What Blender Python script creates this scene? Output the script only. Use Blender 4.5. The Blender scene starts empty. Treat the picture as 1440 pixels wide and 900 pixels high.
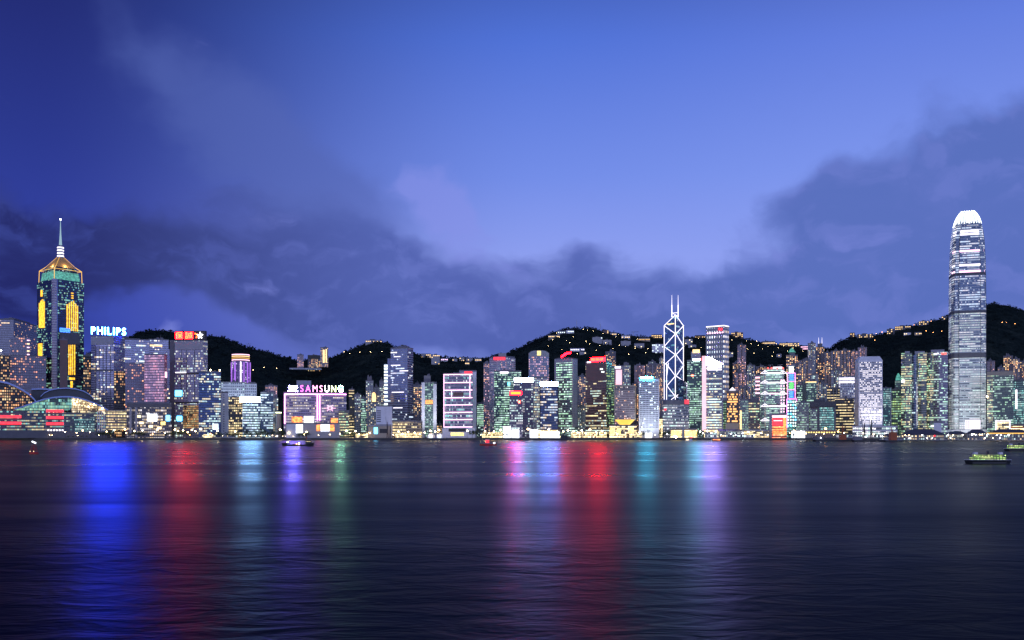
import bpy, math, random
from math import sin, cos, atan, atan2, tan, radians, pi, hypot, exp
from mathutils import Vector, noise

# ---------------------------------------------------------------- scene, camera, sky, sun, exposure
SC = bpy.context.scene
COL = SC.collection
F, HZ, CX, CAMZ = 1300.0, 608.0, 720.0, 12.0      # focal length and horizon measured on the photograph

def lin(c): return c / 12.92 if c <= 0.04045 else ((c + 0.055) / 1.055) ** 2.4
def S(r, g, b, k=1.0): return (lin(r / 255) * k, lin(g / 255) * k, lin(b / 255) * k, 1.0)

cam = bpy.data.cameras.new('camera')
cam.sensor_width = 36; cam.lens = 36 * F / 1440; cam.shift_y = (HZ - 450) / 1440
cam.clip_start = 0.5; cam.clip_end = 60000
camo = bpy.data.objects.new('camera', cam); COL.objects.link(camo)
camo.location = (0, 0, CAMZ); camo.rotation_euler = (radians(90), 0, 0)
SC.camera = camo

SC.render.engine = 'CYCLES'
SC.view_settings.view_transform = 'Standard'; SC.view_settings.look = 'None'
SC.view_settings.exposure = 0.0; SC.view_settings.gamma = 1.0
SC.cycles.max_bounces = 5; SC.cycles.diffuse_bounces = 2; SC.cycles.glossy_bounces = 4
SC.cycles.sample_clamp_indirect = 8; SC.cycles.sample_clamp_direct = 0
SC.cycles.use_denoising = True
SC.cycles.filter_width = 1.5

class NT:
    """short-hand for wiring shader nodes"""
    def __init__(s, tree): s.t = tree; s.n = tree.nodes; s.l = tree.links
    def new(s, kind, **kw):
        n = s.n.new(kind)
        for k, v in kw.items(): setattr(n, k, v)
        return n
    def put(s, sock, v):
        if v is None: return
        if isinstance(v, bpy.types.NodeSocket): s.l.new(v, sock)
        else: sock.default_value = v
    def m(s, op, a, b=None, c=None, clamp=False):
        n = s.new('ShaderNodeMath', operation=op, use_clamp=clamp)
        s.put(n.inputs[0], a); s.put(n.inputs[1], b); s.put(n.inputs[2], c)
        return n.outputs[0]
    def comb(s, x, y, z=0.0):
        n = s.new('ShaderNodeCombineXYZ')
        s.put(n.inputs[0], x); s.put(n.inputs[1], y); s.put(n.inputs[2], z)
        return n.outputs[0]
    def mix(s, f, a, b, kind='MIX'):
        n = s.new('ShaderNodeMix', data_type='RGBA', blend_type=kind)
        s.put(n.inputs[0], f); s.put(n.inputs[6], a); s.put(n.inputs[7], b)
        return n.outputs[2]
    def fmix(s, f, a, b):
        n = s.new('ShaderNodeMix', data_type='FLOAT')
        s.put(n.inputs[0], f); s.put(n.inputs[2], a); s.put(n.inputs[3], b)
        return n.outputs[0]
    def noise(s, vec, scale, detail=2.0, rough=0.5, dist=0.0, color=False):
        n = s.new('ShaderNodeTexNoise')
        s.put(n.inputs['Vector'], vec); n.inputs['Scale'].default_value = scale
        n.inputs['Detail'].default_value = detail; n.inputs['Roughness'].default_value = rough
        n.inputs['Distortion'].default_value = dist
        return n.outputs['Color'] if color else n.outputs['Fac']
    def smooth(s, v, a, b, lo=0.0, hi=1.0):
        n = s.new('ShaderNodeMapRange', interpolation_type='SMOOTHSTEP')
        s.put(n.inputs['Value'], v); n.inputs['From Min'].default_value = a; n.inputs['From Max'].default_value = b
        n.inputs['To Min'].default_value = lo; n.inputs['To Max'].default_value = hi
        return n.outputs[0]
    def ramp(s, v, stops):
        n = s.new('ShaderNodeValToRGB'); e = n.color_ramp.elements
        while len(e) < len(stops): e.new(0.5)
        for k, (p, c) in enumerate(stops): e[k].position = p; e[k].color = c
        s.put(n.inputs[0], v)
        return n.outputs[0]

def az_of(px): return atan((px - CX) / F)
def el_of(px, py): return atan((HZ - py) / F * cos(az_of(px)))

def build_world():
    w = bpy.data.worlds.new('World'); SC.world = w; w.use_nodes = True
    T = NT(w.node_tree); T.n.clear()
    out = T.new('ShaderNodeOutputWorld'); bg = T.new('ShaderNodeBackground')
    tc = T.new('ShaderNodeTexCoord').outputs['Generated']
    sp = T.new('ShaderNodeSeparateXYZ'); T.l.new(tc, sp.inputs[0]); x, y, z = sp.outputs
    az = T.m('ARCTAN2', x, y); el = T.m('ARCSINE', z)
    rm = lambda d: d / 90.0
    eln = T.m('DIVIDE', T.m('MAXIMUM', el, 0.0), radians(90))
    # clear dusk sky: deep blue on the left, paler towards the afterglow on the right
    left = T.ramp(eln, [(rm(0), S(58, 70, 158)), (rm(6.5), S(52, 70, 172)), (rm(15.8), S(38, 54, 142)), (rm(22), S(30, 42, 120)), (rm(31), S(14, 22, 76)), (1, S(6, 10, 40))])
    mid = T.ramp(eln, [(rm(0), S(110, 126, 206)), (rm(10.5), S(142, 160, 240)), (rm(15.4), S(114, 141, 232)), (rm(23), S(79, 114, 215)), (rm(31), S(34, 54, 130)), (1, S(10, 16, 60))])
    right = T.ramp(eln, [(rm(0), S(118, 130, 208)), (rm(10.5), S(140, 159, 240)), (rm(15), S(125, 150, 237)), (rm(22), S(98, 126, 223)), (rm(31), S(40, 60, 140)), (1, S(12, 18, 64))])
    base = T.mix(T.smooth(az, az_of(40), az_of(790)), left, mid)
    base = T.mix(T.smooth(az, az_of(700), az_of(1330)), base, right)
    # clouds, each bank given as direction, spread and tilt; edges broken up by noise
    v = T.comb(az, el)
    wob = T.noise(v, 7.0, 4.0, 0.55, color=True)
    vw = T.new('ShaderNodeVectorMath', operation='MULTIPLY_ADD')
    T.l.new(wob, vw.inputs[0]); vw.inputs[1].default_value = (0.15, 0.10, 0); vw.inputs[2].default_value = (0, 0, 0)
    off = T.new('ShaderNodeVectorMath', operation='SUBTRACT'); T.l.new(vw.outputs[0], off.inputs[0]); off.inputs[1].default_value = (0.075, 0.05, 0)
    add = T.new('ShaderNodeVectorMath', operation='ADD'); T.l.new(v, add.inputs[0]); T.l.new(off.outputs[0], add.inputs[1])
    s2 = T.new('ShaderNodeSeparateXYZ'); T.l.new(add.outputs[0], s2.inputs[0]); wa, we = s2.outputs[0], s2.outputs[1]
    def field(blobs):
        tot = None
        for (px, py, sx, sy, rot, wt) in blobs:
            a0, e0 = az_of(px), el_of(px, py); c, s_ = cos(radians(rot)), sin(radians(rot))
            da = T.m('SUBTRACT', wa, a0); de = T.m('SUBTRACT', we, e0)
            u = T.m('MULTIPLY_ADD', da, c * F / sx, T.m('MULTIPLY', de, -s_ * F / sx))
            q = T.m('MULTIPLY_ADD', da, s_ * F / sy, T.m('MULTIPLY', de, c * F / sy))
            r2 = T.m('MULTIPLY_ADD', u, u, T.m('MULTIPLY', q, q))
            g = T.m('MULTIPLY', T.m('EXPONENT', T.m('MULTIPLY', r2, -1.0)), wt)
            tot = g if tot is None else T.m('ADD', tot, g)
        return tot
    fine = T.noise(T.comb(wa, T.m('MULTIPLY', we, 1.7)), 13.0, 7.0, 0.57)
    fin2 = T.noise(T.comb(T.m('ADD', wa, 0.010), T.m('MULTIPLY', T.m('ADD', we, 0.014), 1.7)), 13.0, 5.0, 0.55)
    lightside = T.smooth(T.m('SUBTRACT', fine, fin2), -0.02, 0.16)
    big = T.noise(T.comb(wa, T.m('MULTIPLY', we, 2.2)), 4.5, 4.0, 0.55)
    dark = field([(20, 350, 190, 52, 6, 0.95), (240, 372, 190, 34, 9, 0.85), (430, 385, 150, 46, 10, 0.85), (400, 310, 150, 40, 25, 0.3), (580, 410, 150, 62, 8, 0.8), (520, 340, 110, 46, 20, 0.45),
                  (430, 448, 150, 24, 3, 0.75), (690, 470, 240, 38, 0, 0.8), (820, 368, 44, 34, -8, 0.75), (850, 430, 110, 44, 4, 0.85), (740, 375, 40, 22, 0, .4),
                  (1060, 415, 130, 44, -8, 0.95), (1250, 395, 190, 55, -4, 1.0), (1190, 285, 80, 42, 0, 0.8), (1330, 275, 150, 68, -12, 1.0),
                  (1450, 225, 70, 60, -20, 0.8), (1430, 360, 130, 70, 0, 0.9), (1000, 470, 160, 30, 0, 0.7), (-40, 300, 160, 60, 10, 0.6),
                  (-120, 420, 160, 60, 0, 0.8), (1640, 330, 200, 120, 0, 0.9), (30, 410, 70, 26, 0, 0.6), (240, 470, 90, 14, 0, .3), (235, 438, 120, 20, 6, -.7), (560, 300, 60, 40, 0, -.3)])
    d = T.m('ADD', dark, T.m('ADD', T.m('MULTIPLY', T.m('SUBTRACT', fine, 0.5), 1.15), T.m('MULTIPLY', T.m('SUBTRACT', big, 0.5), 0.5)))
    dm = T.smooth(d, 0.12, 0.90)
    ccol = T.mix(T.smooth(az, az_of(-20), az_of(620)), S(28, 36, 98), S(78, 96, 174))
    ccol = T.mix(T.smooth(az, az_of(700), az_of(1200)), ccol, S(84, 108, 186))
    ccol = T.mix(T.m('MULTIPLY', T.smooth(fine, 0.4, 0.75), 0.45), ccol, T.mix(T.smooth(az, az_of(0), az_of(620)), S(56, 72, 150), S(98, 116, 196)))
    ccol = T.mix(T.m('MULTIPLY', lightside, 0.30), ccol, T.mix(T.smooth(az, az_of(100), az_of(620)), S(66, 82, 170), S(116, 130, 212)))
    sky = T.mix(T.m('MULTIPLY', dm, 0.93), base, ccol)
    pale = field([(600, 275, 66, 44, 10, 1.0), (640, 335, 60, 40, 25, 0.8), (740, 400, 60, 30, 30, 0.5), (1205, 347, 30, 14, -10, 0.5),
                  (1110, 345, 50, 20, 0, 0.4), (380, 322, 45, 20, 0, 0.5), (375, 408, 45, 14, 5, 0.55), (225, 456, 26, 14, 0, 0.9),
                  (60, 470, 60, 20, 0, 0.3), (1340, 440, 80, 18, 0, 0.35)])
    pm = T.smooth(T.m('ADD', pale, T.m('MULTIPLY', T.m('SUBTRACT', fine, 0.5), 1.7)), 0.32, 0.90)
    sky = T.mix(T.m('MULTIPLY', pm, 0.58), sky, S(134, 145, 230))
    veil = field([(350, 185, 170, 58, 36, 0.85), (480, 285, 150, 60, 38, 0.8), (200, 60, 90, 26, 32, 0.35)])
    vm = T.smooth(T.m('ADD', veil, T.m('MULTIPLY', T.m('SUBTRACT', big, 0.5), 1.1)), 0.15, 1.1)
    sky = T.mix(T.m('MULTIPLY', vm, 0.6), sky, S(82, 101, 178))
    # extra bright sky added behind the viewer to light the facades
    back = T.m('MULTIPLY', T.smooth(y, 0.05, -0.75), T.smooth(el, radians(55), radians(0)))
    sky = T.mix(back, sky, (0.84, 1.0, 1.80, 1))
    # physical dusk sky on top (sun just under the horizon, behind and to the right)
    ns = T.new('ShaderNodeTexSky', sky_type='NISHITA'); ns.sun_disc = False
    ns.sun_elevation = radians(-2.5); ns.sun_rotation = radians(150)
    sky = T.mix(1.0, sky, T.mix(1.0, ns.outputs[0], (0.05, 0.05, 0.05, 1), 'MULTIPLY'), 'ADD')
    low = T.smooth(el, radians(-0.3), radians(-3.0))
    sky = T.mix(low, sky, S(18, 22, 44))
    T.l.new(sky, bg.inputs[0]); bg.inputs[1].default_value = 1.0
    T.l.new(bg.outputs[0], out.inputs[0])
build_world()

sun = bpy.data.lights.new('sun', 'SUN'); sun.energy = 0.06; sun.angle = radians(12); sun.color = (1.0, 0.72, 0.62)
suno = bpy.data.objects.new('sun', sun); COL.objects.link(suno)
suno.rotation_euler = (radians(82), 0, radians(-30))      # last afterglow from behind the viewer

# ---------------------------------------------------------------- materials
def new_mat(name):
    m = bpy.data.materials.new(name); m.use_nodes = True
    T = NT(m.node_tree); T.n.clear()
    out = T.new('ShaderNodeOutputMaterial'); p = T.new('ShaderNodeBsdfPrincipled')
    T.l.new(p.outputs[0], out.inputs[0])
    return m, T, p

def plain(name, col, rough=0.7, metal=0.0, var=0.25, scale=0.15):
    m, T, p = new_mat(name)
    tc = T.new('ShaderNodeTexCoord').outputs['Object']
    n = T.noise(tc, scale, 5.0, 0.6)
    c = tuple(col[:3]) + (1,)
    lo = tuple(k * (1 - var) for k in c[:3]) + (1,); hi = tuple(min(1, k * (1 + var)) for k in c[:3]) + (1,)
    T.l.new(T.mix(n, lo, hi), p.inputs['Base Color'])
    p.inputs['Roughness'].default_value = rough; p.inputs['Metallic'].default_value = metal
    return m

LIGHTBOX = set()
def glow(name, col, strength, sample=True, vary=0.0, scale=0.5, front=False):
    m, T, p = new_mat(name)
    p.inputs['Base Color'].default_value = (0.04, 0.04, 0.04, 1); p.inputs['Roughness'].default_value = 0.5
    p.inputs['Emission Color'].default_value = tuple(col[:3]) + (1,)
    if vary:
        tc = T.new('ShaderNodeTexCoord').outputs['Object']
        T.l.new(T.m('MULTIPLY', T.smooth(T.noise(tc, scale, 3.0), 0.3, 0.7, 1 - vary, 1 + vary), strength), p.inputs['Emission Strength'])
    else: p.inputs['Emission Strength'].default_value = strength
    m.cycles.emission_sampling = 'FRONT' if sample and not vary else 'NONE'
    if front: LIGHTBOX.add(m.name)            # a lightbox: only its face towards the harbour glows
    return m

def facade_group():
    g = bpy.data.node_groups.new('window_grid', 'ShaderNodeTree'); T = NT(g)
    I = g.interface
    def inp(n, kind, d):
        s = I.new_socket(n, in_out='INPUT', socket_type=kind); s.default_value = d
    for n, d in (('cw', 3.), ('ch', 4.), ('mx', .1), ('lo', .25), ('hi', .85), ('p', .3), ('pseg', .1), ('seg', 5.), ('strength', 2.), ('metal', .3),
                 ('rough', .15), ('seed', 0.), ('fade', 0.), ('spread', 1.0)): inp(n, 'NodeSocketFloat', d)
    for n in ('wall', 'glass', 'ca', 'cb'): inp(n, 'NodeSocketColor', (1, 1, 1, 1))
    I.new_socket('shader', in_out='OUTPUT', socket_type='NodeSocketShader')
    gi = T.new('NodeGroupInput'); go = T.new('NodeGroupOutput'); G = gi.outputs
    uv = T.new('ShaderNodeUVMap'); sp = T.new('ShaderNodeSeparateXYZ'); T.l.new(uv.outputs[0], sp.inputs[0])
    u, v = sp.outputs[0], sp.outputs[1]
    x = T.m('DIVIDE', u, G['cw']); y = T.m('DIVIDE', v, G['ch'])
    ix, iy = T.m('FLOOR', x), T.m('FLOOR', y); fx, fy = T.m('FRACT', x), T.m('FRACT', y)
    mask = T.m('MULTIPLY', T.m('MULTIPLY', T.m('GREATER_THAN', fx, G['mx']), T.m('LESS_THAN', fx, T.m('SUBTRACT', 1.0, G['mx']))),
               T.m('MULTIPLY', T.m('GREATER_THAN', fy, G['lo']), T.m('LESS_THAN', fy, G['hi'])))
    oi = T.new('ShaderNodeObjectInfo')
    seed = T.m('MULTIPLY_ADD', oi.outputs['Random'], 97.0, G['seed'])
    def wn(a, b, c):
        n = T.new('ShaderNodeTexWhiteNoise', noise_dimensions='3D'); T.l.new(T.comb(a, b, c), n.inputs[0]); return n
    r1 = wn(ix, iy, seed); r2 = wn(T.m('FLOOR', T.m('DIVIDE', T.m('MULTIPLY_ADD', wn(3.0, iy, seed).outputs[0], 7.0, ix), G['seg'])), iy, T.m('ADD', seed, 5.3))
    sc = T.new('ShaderNodeSeparateColor'); T.l.new(r1.outputs['Color'], sc.inputs[0])
    sc2 = T.new('ShaderNodeSeparateColor'); T.l.new(r2.outputs['Color'], sc2.inputs[0])
    big = T.noise(T.comb(u, v, T.m('MULTIPLY', seed, 31.0)), 0.03, 2.0, 0.5)
    pm = T.m('MULTIPLY', G['p'], T.fmix(G['spread'], 1.0, T.smooth(big, 0.35, 0.65, 0.25, 1.75)))
    lit1 = T.m('LESS_THAN', r1.outputs[0], T.m('MULTIPLY', pm, 1.5)); lit2 = T.m('LESS_THAN', r2.outputs[0], T.m('MULTIPLY', G['pseg'], T.smooth(big, 0.3, 0.7, 0.5, 1.5)))
    i1 = T.m('MULTIPLY', lit1, T.m('MULTIPLY_ADD', T.m('POWER', sc.outputs[1], 2.0), 0.85, 0.22))
    i2 = T.m('MULTIPLY', lit2, T.m('MULTIPLY', T.m('MULTIPLY_ADD', sc2.outputs[1], 0.7, 0.35), T.m('MULTIPLY_ADD', sc.outputs[0], 0.5, 0.6)))
    lev = T.m('MAXIMUM', i1, i2)
    lev = T.m('MULTIPLY', lev, mask)
    # a room is brighter near its ceiling lights than at the sill
    lev = T.m('MULTIPLY', lev, T.m('MULTIPLY_ADD', fy, 0.7, 0.55))
    em = T.m('MULTIPLY', lev, G['strength'])
    hue = T.m('ADD', T.m('MULTIPLY', sc.outputs[2], 0.5), T.m('MULTIPLY', sc2.outputs[2], 0.5))
    col = T.mix(T.smooth(hue, 0.3, 0.75), G['ca'], G['cb'])
    p = T.new('ShaderNodeBsdfPrincipled')
    dirt = T.noise(T.comb(u, T.m('MULTIPLY', v, 0.25), seed), 0.12, 5.0, 0.65)
    wall = T.mix(T.smooth(dirt, 0.25, 0.75), T.mix(1.0, G['wall'], (0.72, 0.72, 0.74, 1), 'MULTIPLY'), G['wall'])
    gl = T.mix(T.m('MULTIPLY', sc.outputs[0], 0.6), G['glass'], T.mix(1.0, G['glass'], (0.5, 0.5, 0.5, 1), 'MULTIPLY'))
    T.l.new(T.mix(mask, wall, gl), p.inputs['Base Color'])
    T.l.new(T.fmix(mask, 0.65, G['rough']), p.inputs['Roughness'])
    T.l.new(T.fmix(mask, 0.0, G['metal']), p.inputs['Metallic'])
    T.l.new(col, p.inputs['Emission Color']); T.l.new(em, p.inputs['Emission Strength'])
    # panes never sit in one true plane
    nm = T.new('ShaderNodeBump'); nm.inputs['Strength'].default_value = 0.25; nm.inputs['Distance'].default_value = 1.0
    T.l.new(T.noise(T.comb(u, v, seed), 0.07, 3.0), nm.inputs['Height']); T.l.new(nm.outputs[0], p.inputs['Normal'])
    T.l.new(p.outputs[0], go.inputs[0])
    return g
FG = facade_group()

COOL = (0.72, 1.0, 0.92); GREEN = (0.55, 1.0, 0.62); WARM = (1.0, 0.72, 0.36); ORANGE = (1.0, 0.45, 0.16); WHITE = (1.0, 0.93, 0.95)
PINK = (1.0, 0.55, 0.68); YEL = (1.0, 0.82, 0.42); ICE = (0.7, 0.85, 1.0); TEAL = (0.35, 0.95, 0.85); VIO = (0.72, 0.6, 1.0)
_fm = {}
def fac(name, wall, glass, cw, ch, mx, lo, hi, p, pseg, seg, ca, cb, strength=2.0, metal=0.35, rough=0.14, spread=1.0):
    m = bpy.data.materials.new(name); m.use_nodes = True; T = NT(m.node_tree); T.n.clear()
    out = T.new('ShaderNodeOutputMaterial'); n = T.new('ShaderNodeGroup'); n.node_tree = FG
    for k, v in dict(cw=cw, ch=ch, mx=mx, lo=lo, hi=hi, p=p, pseg=pseg, seg=seg, strength=strength, metal=metal, rough=rough, spread=spread,
                     seed=len(_fm) * 3.7).items(): n.inputs[k].default_value = v * (1.25 if k in ('p', 'pseg') and v < .5 else .72 if k == 'cw' and v < 6 and name not in ('lattice', 'porthole') else 1.15 if k == 'strength' else 1)
    for k, v in dict(wall=wall, glass=glass, ca=ca, cb=cb).items(): n.inputs[k].default_value = tuple(v[:3]) + (1,)
    T.l.new(n.outputs[0], out.inputs[0]); m.cycles.emission_sampling = 'NONE'
    _fm[name] = m
    return m

# ---------------------------------------------------------------- mesh and object helpers
def lightbox(me, m):
    if m.name in LIGHTBOX:
        me.materials.append(M['dark']); me.update()
        for p in me.polygons: p.material_index = 0 if p.normal.y < -0.15 else 1
class MB:
    def __init__(s): s.v = []; s.f = []; s.uv = []; s.mi = []
    def face(s, pts, uvs=None, mi=0):
        b = len(s.v); s.v += [tuple(p) for p in pts]; s.f.append(tuple(range(b, b + len(pts))))
        s.uv += list(uvs) if uvs else [(0.0, 0.0)] * len(pts); s.mi.append(mi)
    def loft(s, secs, cap=True, bottom=False, closed=True, mi=0):
        """secs: list of rings of 3-D points, bottom to top; u runs along the ring, v is height"""
        n = len(secs[0]); u = [0.0]
        for k in range(n): a, b = secs[0][k], secs[0][(k + 1) % n]; u.append(u[-1] + hypot(b[0] - a[0], b[1] - a[1]))
        for A, B in zip(secs, secs[1:]):
            for k in range(n if closed else n - 1):
                j = (k + 1) % n
                s.face([A[k], A[j], B[j], B[k]], [(u[k], A[k][2]), (u[k + 1], A[j][2]), (u[k + 1], B[j][2]), (u[k], B[k][2])], mi)
        if cap: s.face(secs[-1], mi=mi)
        if bottom: s.face(list(reversed(secs[0])), mi=mi)
    def prism(s, poly, z0, z1, cap=True, bottom=False):
        s.loft([[(x, y, z0) for x, y in poly], [(x, y, z1) for x, y in poly]], cap, bottom)
    def box(s, x0, x1, y0, y1, z0, z1):
        s.prism([(x0, y0), (x1, y0), (x1, y1), (x0, y1)], z0, z1, True, True)
    def tube(s, a, b, r, n=5, r2=None):
        a, b = Vector(a), Vector(b); d = (b - a)
        if d.length < 1e-6: return
        d.normalize(); up = Vector((0, 0, 1)) if abs(d.z) < 0.9 else Vector((1, 0, 0))
        e1 = d.cross(up).normalized(); e2 = d.cross(e1); r2 = r if r2 is None else r2
        A = [a + (e1 * cos(2 * pi * k / n) + e2 * sin(2 * pi * k / n)) * r for k in range(n)]
        B = [b + (e1 * cos(2 * pi * k / n) + e2 * sin(2 * pi * k / n)) * r2 for k in range(n)]
        s.loft([A, B], True, True)
    def ball(s, c, r, n=8, m=5, sz=1.0):
        for i in range(m):
            t0, t1 = pi * i / m - pi / 2, pi * (i + 1) / m - pi / 2
            for k in range(n):
                p0, p1 = 2 * pi * k / n, 2 * pi * (k + 1) / n
                q = lambda t, p: (c[0] + r * cos(t) * cos(p), c[1] + r * cos(t) * sin(p), c[2] + r * sz * sin(t))
                s.face([q(t0, p0), q(t0, p1), q(t1, p1), q(t1, p0)])
    def lathe(s, prof, n=24, c=(0, 0), cap=True):
        s.loft([[(c[0] + r * cos(2 * pi * k / n), c[1] + r * sin(2 * pi * k / n), z) for k in range(n)] for r, z in prof], cap)
    def mesh(s, name, mats):
        me = bpy.data.meshes.new(name); me.from_pydata(s.v, [], s.f)
        uv = me.uv_layers.new(name='UVMap'); uv.data.foreach_set('uv', [c for p in s.uv for c in p])
        for m in (mats if isinstance(mats, (list, tuple)) else [mats]): me.materials.append(m)
        me.polygons.foreach_set('material_index', s.mi); me.update()
        if not isinstance(mats, (list, tuple)): lightbox(me, mats)
        return me
    def build(s, name, mats, parent=None, smooth=False):
        me = s.mesh(name, mats)
        if smooth: me.polygons.foreach_set('use_smooth', [True] * len(s.f))
        o = bpy.data.objects.new(name, me); COL.objects.link(o)
        if parent is not None: o.parent = parent
        return o

def tag(o, label=None, cat=None, group=None, kind=None):
    for k, v in (('label', label), ('category', cat), ('group', group), ('kind', kind)):
        if v: o[k] = v
    return o
def thing(name, label, cat, loc=(0, 0, 0), rz=0.0, group=None):
    o = bpy.data.objects.new(name, None); COL.objects.link(o); o.empty_display_size = 2
    o.location = loc; o.rotation_euler = (0, 0, rz)
    return tag(o, label, cat, group)
def kids(o): return [c for c in COL.objects if c.parent is o]
def copy_thing(src, parts, loc, rz=0.0, scale=1.0, label=None, group=None):
    r = src.copy(); COL.objects.link(r); r.location = loc; r.rotation_euler = (0, 0, rz); r.scale = (scale,) * 3 if not isinstance(scale, tuple) else scale
    if label: r['label'] = label
    if group: r['group'] = group
    for p in parts:
        c = p.copy(); COL.objects.link(c); c.parent = r
    return r

GZ = 3.0                                   # level of the reclaimed land behind the sea wall
class Bld:
    """a building standing on the far shore; px/py are read on the photograph and turned into metres at its real distance Y"""
    def __init__(s, name, label, x0, x1, ytop, Y, cat='building', side=None, xm=None, th=28, depth=None, group=None, gz=GZ):
        pc = xm if side else (x0 + x1) / 2
        a = az_of(pc); s.phi = -a + (radians(th) if side == 'L' else -radians(th) if side == 'R' else 0)
        s.O = Vector((Y * (pc - CX) / F, Y, 0)); s.ux = Vector((cos(s.phi), sin(s.phi), 0)); s.uy = Vector((-sin(s.phi), cos(s.phi), 0))
        s.Y = Y; s.gz = gz; s.side = side
        if side == 'R': s.xa, s.xb, s.D = s.fx(x0), 0.0, s.sx(x1, 0.0)
        elif side == 'L': s.xa, s.xb, s.D = 0.0, s.fx(x1), s.sx(x0, 0.0)
        else: s.xa, s.xb = s.fx(x0), s.fx(x1); s.D = depth or min(40, max(14, (s.xb - s.xa) * 0.8))
        if depth: s.D = depth
        s.W = s.xb - s.xa; s.ytop = ytop
        s.zt = s.fz((x0 + (xm or x1)) / 2 if side != 'L' else (xm + x1) / 2, ytop)
        s.o = thing(name, label, cat, s.O, s.phi, group)
    def ray(s, px): return Vector((px - CX, F, 0))
    def fx(s, px, y=0.0):
        r = s.ray(px); t = (s.O + s.uy * y).dot(s.uy) / r.dot(s.uy); return (r * t - s.O).dot(s.ux)
    def sx(s, px, x):
        r = s.ray(px); t = (s.O + s.ux * x).dot(s.ux) / r.dot(s.ux); return (r * t - s.O).dot(s.uy)
    def fz(s, px, py, y=0.0):
        r = s.ray(px); t = (s.O + s.uy * y).dot(s.uy) / r.dot(s.uy); return CAMZ + (HZ - py) / F * (r.y * t)
    def fp(s, px, py, y=0.0): return (s.fx(px, y), y, s.fz(px, py, y))
    def body(s, mat, name='facade', ztop=None, z0=None):
        b = MB(); b.box(s.xa, s.xb, 0, s.D, s.gz - 0.0 if z0 is None else z0, s.zt if ztop is None else ztop); return b.build(name, mat, s.o)
    def rect(s, name, mat, px0, py0, px1, py1, out=0.8, back=0.0, parent=None):
        """a box on the front face; py1 None = down to the ground"""
        xm = (px0 + px1) / 2; b = MB()
        b.box(s.fx(px0), s.fx(px1), -out, -back, s.gz if py1 is None else s.fz(xm, py1), s.fz(xm, py0)); o = b.build(name, mat, parent or s.o)
        return o
    def block(s, name, mat, px0, py0, px1, py1, y0, y1, parent=None):
        xm = (px0 + px1) / 2; b = MB()
        b.box(s.fx(px0, y0), s.fx(px1, y0), y0, y1, s.gz if py1 is None else s.fz(xm, py1, y0), s.fz(xm, py0, y0)); return b.build(name, mat, parent or s.o)
    def srect(s, name, mat, px0, py0, px1, py1, out=0.8):
        """a box on the visible side face"""
        x = s.xa if s.side == 'L' else s.xb; ya, yb = sorted((s.sx(px0, x), s.sx(px1, x)))
        def z(py): p = s.O + s.ux * x + s.uy * ((ya + yb) / 2); return CAMZ + (HZ - py) / F * p.y
        b = MB(); xs = (x - out, x) if s.side == 'L' else (x, x + out)
        b.box(xs[0], xs[1], ya, yb, s.gz if py1 is None else z(py1), z(py0)); return b.build(name, mat, s.o)
    def roof(s, plant=0.5, h=5, tanks=1, mast=0, seed=0, mat=None):
        R = random.Random(seed + int(s.O.x)); mat = mat or M['roofgrey']
        b = MB(); t = 0.9; z = s.zt
        for (x0, x1, y0, y1) in ((s.xa - .3, s.xb + .3, -.3, t), (s.xa - .3, s.xb + .3, s.D - t, s.D + .3), (s.xa - .3, s.xa + t, t, s.D - t), (s.xb - t, s.xb + .3, t, s.D - t)):
            b.box(x0, x1, y0, y1, z - .6, z + 1.3)
        b.build('parapet', mat, s.o)
        if plant:
            b = MB(); w = s.W * plant; c = (s.xa + s.xb) / 2 + R.uniform(-.12, .12) * s.W
            b.box(c - w / 2, c + w / 2, s.D * .2, s.D * .8, z, z + h); pr_ = b.build('plant_room', mat, s.o)
            for k in range(tanks):
                b = MB(); cx = c + R.uniform(-.3, .3) * w; b.box(cx - w * .13, cx + w * .13, s.D * .35, s.D * .6, z + h, z + h + R.uniform(1.5, 3.5)); b.build('roof_tank', mat, pr_)
        for k in range(mast):
            x = (s.xa + s.xb) / 2 + R.uniform(-.2, .2) * s.W; b = MB(); b.tube((x, s.D * .5, z + (h if plant else 0) - .1), (x, s.D * .5, z + h + R.uniform(8, 14)), .35, 5, .15); b.build('antenna', mat, s.o)
    def strip(s, mat, pts, r=0.6, out=0.8, name='light_strip'):
        """a lit tube along photo points on the front face"""
        b = MB()
        for p, q in zip(pts, pts[1:]):
            b.tube(s.fp(*p, y=-out), s.fp(*q, y=-out), r, 5)
        return b.build(name, mat, s.o)

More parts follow.
